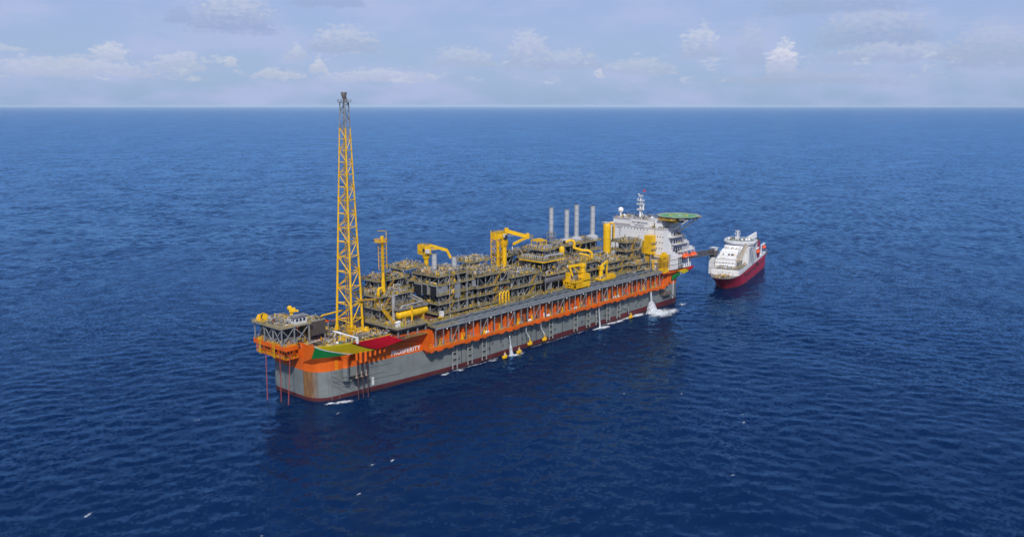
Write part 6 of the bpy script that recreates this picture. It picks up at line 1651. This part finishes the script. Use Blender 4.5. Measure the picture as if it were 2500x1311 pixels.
# ------------------------------------------------------------------ yellow hose ends hanging by the waterline
for i, (x, y, zt, lab) in enumerate(((126.0, -34.4, 15.0, 'yellow hose float nearest the bow at the foot of the first outfall'), (140.0, -33.4, 15.2, 'yellow hose float with a pale top just past the first outfall'),
                                (150.6, -33.0, 16.0, 'yellow hose float hanging on a pale hose, nearer the first outfall'), (164.8, -33.0, 16.2, 'yellow hose float hanging on a pale hose, nearer the middle outfall'),
                                (262.0, -32.0, 9.0, 'yellow hose float in the foam left of the big outfall'))):
    t = thing('hose_float', lab, 'float', (x, y, .6), group='yellow hose floats along the hull')
    zb = .2 if i in (0, 1, 4) else 3.2
    for (dx_, dy_, dz_, rr, LL, m_) in ((-1.1, 0, 0, .85, 1.6, YEL), (.1, -.5, .1, .8, 1.9, YEL), (1.2, .2, .2, .85, 1.5, YELD if i != 1 else BEIGE), (0.2, .3, 1.3, .75, 1.7, YELD if i > 1 else BEIGE)):
        mb = MB(); mb.lathe([(rr * .6, 0), (rr, .2), (rr, LL - .2), (rr * .6, LL)], (x + dx_, y + dy_, zb + dz_), (.25 * (dx_ or .4), -.15, 1), 12); mb.build('float_drum', m_, t)
    mb = MB(); mb.tube((x + .1, y, zb + 2.6), (x + .1, y, zb + 3.9), .3, 8); mb.build('hose_coupling', YELD, t)
    if i >= 2:
        mb = MB()
        if i < 4: mb.path([(x - 1.6, -31.5, zt + 1), (x - 1.8, -31.4, 11.5), (x - .2, -31.8, 9.0), (x + .1, y, zb + 3.8)], .22, 7)
        else: mb.path([(x - 7, -30.2, 9.2), (x - 2.5, -31.0, 8.2), (x - 1.6, -31.4, 3.5), (x - .4, y, 2.5)], .25, 7)
        mb.build('hose', WHT2 if i < 4 else SILV, t)

# ------------------------------------------------------------------ water outfalls and foam
WATER = bpy.data.materials.new('falling water'); WATER.use_nodes = True
k = NT(WATER.node_tree)
for n_ in list(k.n): k.n.remove(n_)
g = k.n.new('ShaderNodeNewGeometry').outputs['Position']
n1 = k.noise(k.vmath('MULTIPLY', g, (1.0, 1.0, .16)), 1.6, 5, .65)
df = k.n.new('ShaderNodeBsdfDiffuse'); df.inputs[0].default_value = (.80, .83, .88, 1)
tl = k.n.new('ShaderNodeBsdfTranslucent'); tl.inputs[0].default_value = (.80, .83, .88, 1)
tr = k.n.new('ShaderNodeBsdfTransparent')
m1 = k.n.new('ShaderNodeMixShader'); m1.inputs[0].default_value = .35; k.l.new(df.outputs[0], m1.inputs[1]); k.l.new(tl.outputs[0], m1.inputs[2])
m2 = k.n.new('ShaderNodeMixShader'); k.l.new(k.ramp(n1, .34, .60, .25, 1.0), m2.inputs[0]); k.l.new(tr.outputs[0], m2.inputs[1]); k.l.new(m1.outputs[0], m2.inputs[2])
oo = k.n.new('ShaderNodeOutputMaterial'); k.l.new(m2.outputs[0], oo.inputs[0])
def outfall(label, x, y, z, r_, grow, splash):
    t = thing('outfall', label, 'water jet', (x, y, 0), group='water outfalls down the hull side')
    mb = MB(); n = 14; rows = 18; vs = []; fs = []; rg = random.Random(int(x))
    for j in range(rows + 1):
        tt = j / rows; zz = z * (1 - tt); rr = r_ * (1 + grow * max(0.0, (tt - .45) / .55) ** .5 * (1 if grow > 1.5 else tt)); yy = y - 1.5 * tt
        for i in range(n):
            a = 2 * math.pi * i / n; q = rr * (1 + .35 * (mnoise.noise(Vector((math.cos(a) * 1.5 + x, math.sin(a) * 1.5, tt * 5))) + rg.uniform(-.1, .1)))
            vs.append((x + q * math.cos(a), yy + q * math.sin(a) * .8, zz))
    for j in range(rows):
        for i in range(n): fs.append((j * n + i, (j + 1) * n + i, (j + 1) * n + (i + 1) % n, j * n + (i + 1) % n))
    mb.add(vs, fs); mb.build('falling_stream', WATER, t)
    mb = MB(); mb.tube((x, -29.0, z - .2), (x, y - .1, z + .1), max(.45, r_ * .8), 10); mb.build('spout', MID, t)
    if splash:
        mb = MB()
        for i in range(splash):
            a = rg.uniform(0, 6.28); d_ = abs(rg.gauss(0, 1)) * r_ * (1 + grow) * .62; h_ = max(0.1, rg.uniform(0, 1) ** 2.0 * (6.5 if splash > 200 else 2.2) * math.exp(-d_ / (r_ * (1 + grow))))
            s_ = rg.uniform(.10, .42); px_, py_ = x + d_ * math.cos(a), y - 1.5 - abs(d_ * math.sin(a)) * .8 + .4
            mb.ball((px_, py_, h_), s_, 5, 3, rg.uniform(.7, 1.6))
        mb.build('spray', paint('spray white', (.80, .83, .87), .6, .03), t, kind='stuff')
outfall('wide white water outfall splashing near the stern', 286.6, -32.4, 15.6, .75, 5.6, 1000)
outfall('thin white water outfall falling halfway along the hull', 224.0, -31.4, 15.6, .38, .9, 110)
outfall('pinkish white water outfall nearest the bow, beside a rust streak', 133.8, -31.2, 12.2, .40, 2.2, 120)

fo = FoamSheet()
fo.patch(290, -40, 27, 12.5, R(10), 18); fo.patch(286, -35.5, 10, 6.5, 0, 10, .25); fo.patch(302, -42, 15, 6, R(20), 10)
fo.strip([(x, -30.4 - .9 * math.sin(x * .21) - .012 * max(0, x - 235), 0) for x in np.arange(226, 286, 2.0)], lambda t: 2.2 + 3.2 * t)
fo.patch(227, -34.2, 9, 4.2, 0, 10); fo.patch(222, -32.8, 12, 2.4, 0, 8)
fo.patch(137, -34.0, 9, 3.2, R(-6), 10); fo.patch(133.5, -32.6, 3.5, 2.2, 0, 8, .2); fo.patch(119, -32.0, 5.0, 1.6, 0, 8)
fo.strip([(x, -30.6 - .5 * math.sin(x * .3), 0) for x in np.arange(80, 132, 2.0)], lambda t: .8 + .9 * math.sin(t * 9) ** 2, amt=.62)
fo.patch(79.5, -31.0, 5.5, 2.2, 0, 8); fo.patch(90.5, -32.4, 4.0, 1.6, 0, 8); fo.patch(11, -27.0, 10.0, 3.6, R(-24), 10); fo.patch(5.5, -24.0, 5, 2.2, R(-20), 8)
fo.patch(327, -35, 8, 3.4, R(10), 8)
fo.strip([(x, -30.2 - .4 * math.sin(x * .4), 0) for x in np.arange(140, 226, 2.0)], lambda t: .5 + 1.0 * math.sin(t * 14) ** 2, amt=.55)
fo.build('sea_foam', FOAM)
wc = FoamSheet()
for (x, y, a, b, r_) in ((-131, -60, 4.2, 1.7, .3), (-52.5, 3.5, 3.6, 1.4, .1), (-29.6, -101.0, 3.0, 1.2, -.3), (-50.6, -119.0, 3.0, 1.0, .2), (-21.5, -104.8, 3.4, 1.2, .2), (-1.0, -39.0, 2.6, 1.2, .4), (118.6, -127.0, 2.2, 1.0, 0), (123.4, -193.5, 3.4, 1.3, .2), (139.5, -149, 2.4, 1.0, .2)):
    wc.patch(x, y, a, b, r_, 7, .2)
rg = random.Random(5)
for i in range(22):
    dd = 300 + 1500 * rg.random() ** 1.5; an = R(rg.uniform(-30, 30)); 
    x = -251 + dd * (.7408 * math.cos(an) + .6717 * math.sin(an)); y = -382 + dd * (.6717 * math.cos(an) - .7408 * math.sin(an))
    if -40 < x < 380 and -45 < y < 45 or 380 < x < 540 and -55 < y < 40: continue
    s_ = rg.uniform(.5, 1.25) * (1 + dd / 2600)
    wc.patch(x, y, 2.0 * s_, .8 * s_, R(-45 + rg.uniform(-25, 25)), 6, .2)
wc.build('whitecap_foam', FOAMS)

# ------------------------------------------------------------------ sea haze
hm = bpy.data.materials.new('sea haze'); hm.use_nodes = True
k = NT(hm.node_tree)
for n_ in list(k.n): k.n.remove(n_)
pv = k.n.new('ShaderNodeVolumePrincipled')
pv.inputs['Color'].default_value = (0.62, 0.80, 1.0, 1); pv.inputs['Density'].default_value = 1.4e-5; pv.inputs['Anisotropy'].default_value = -0.35
oo = k.n.new('ShaderNodeOutputMaterial'); k.l.new(pv.outputs[0], oo.inputs['Volume'])
mb = MB(); mb.box(-84000, 84000, -84000, 84000, -9.5, 168.0)
hz = mb.build('haze', hm, smooth=False); hz['kind'] = 'stuff'
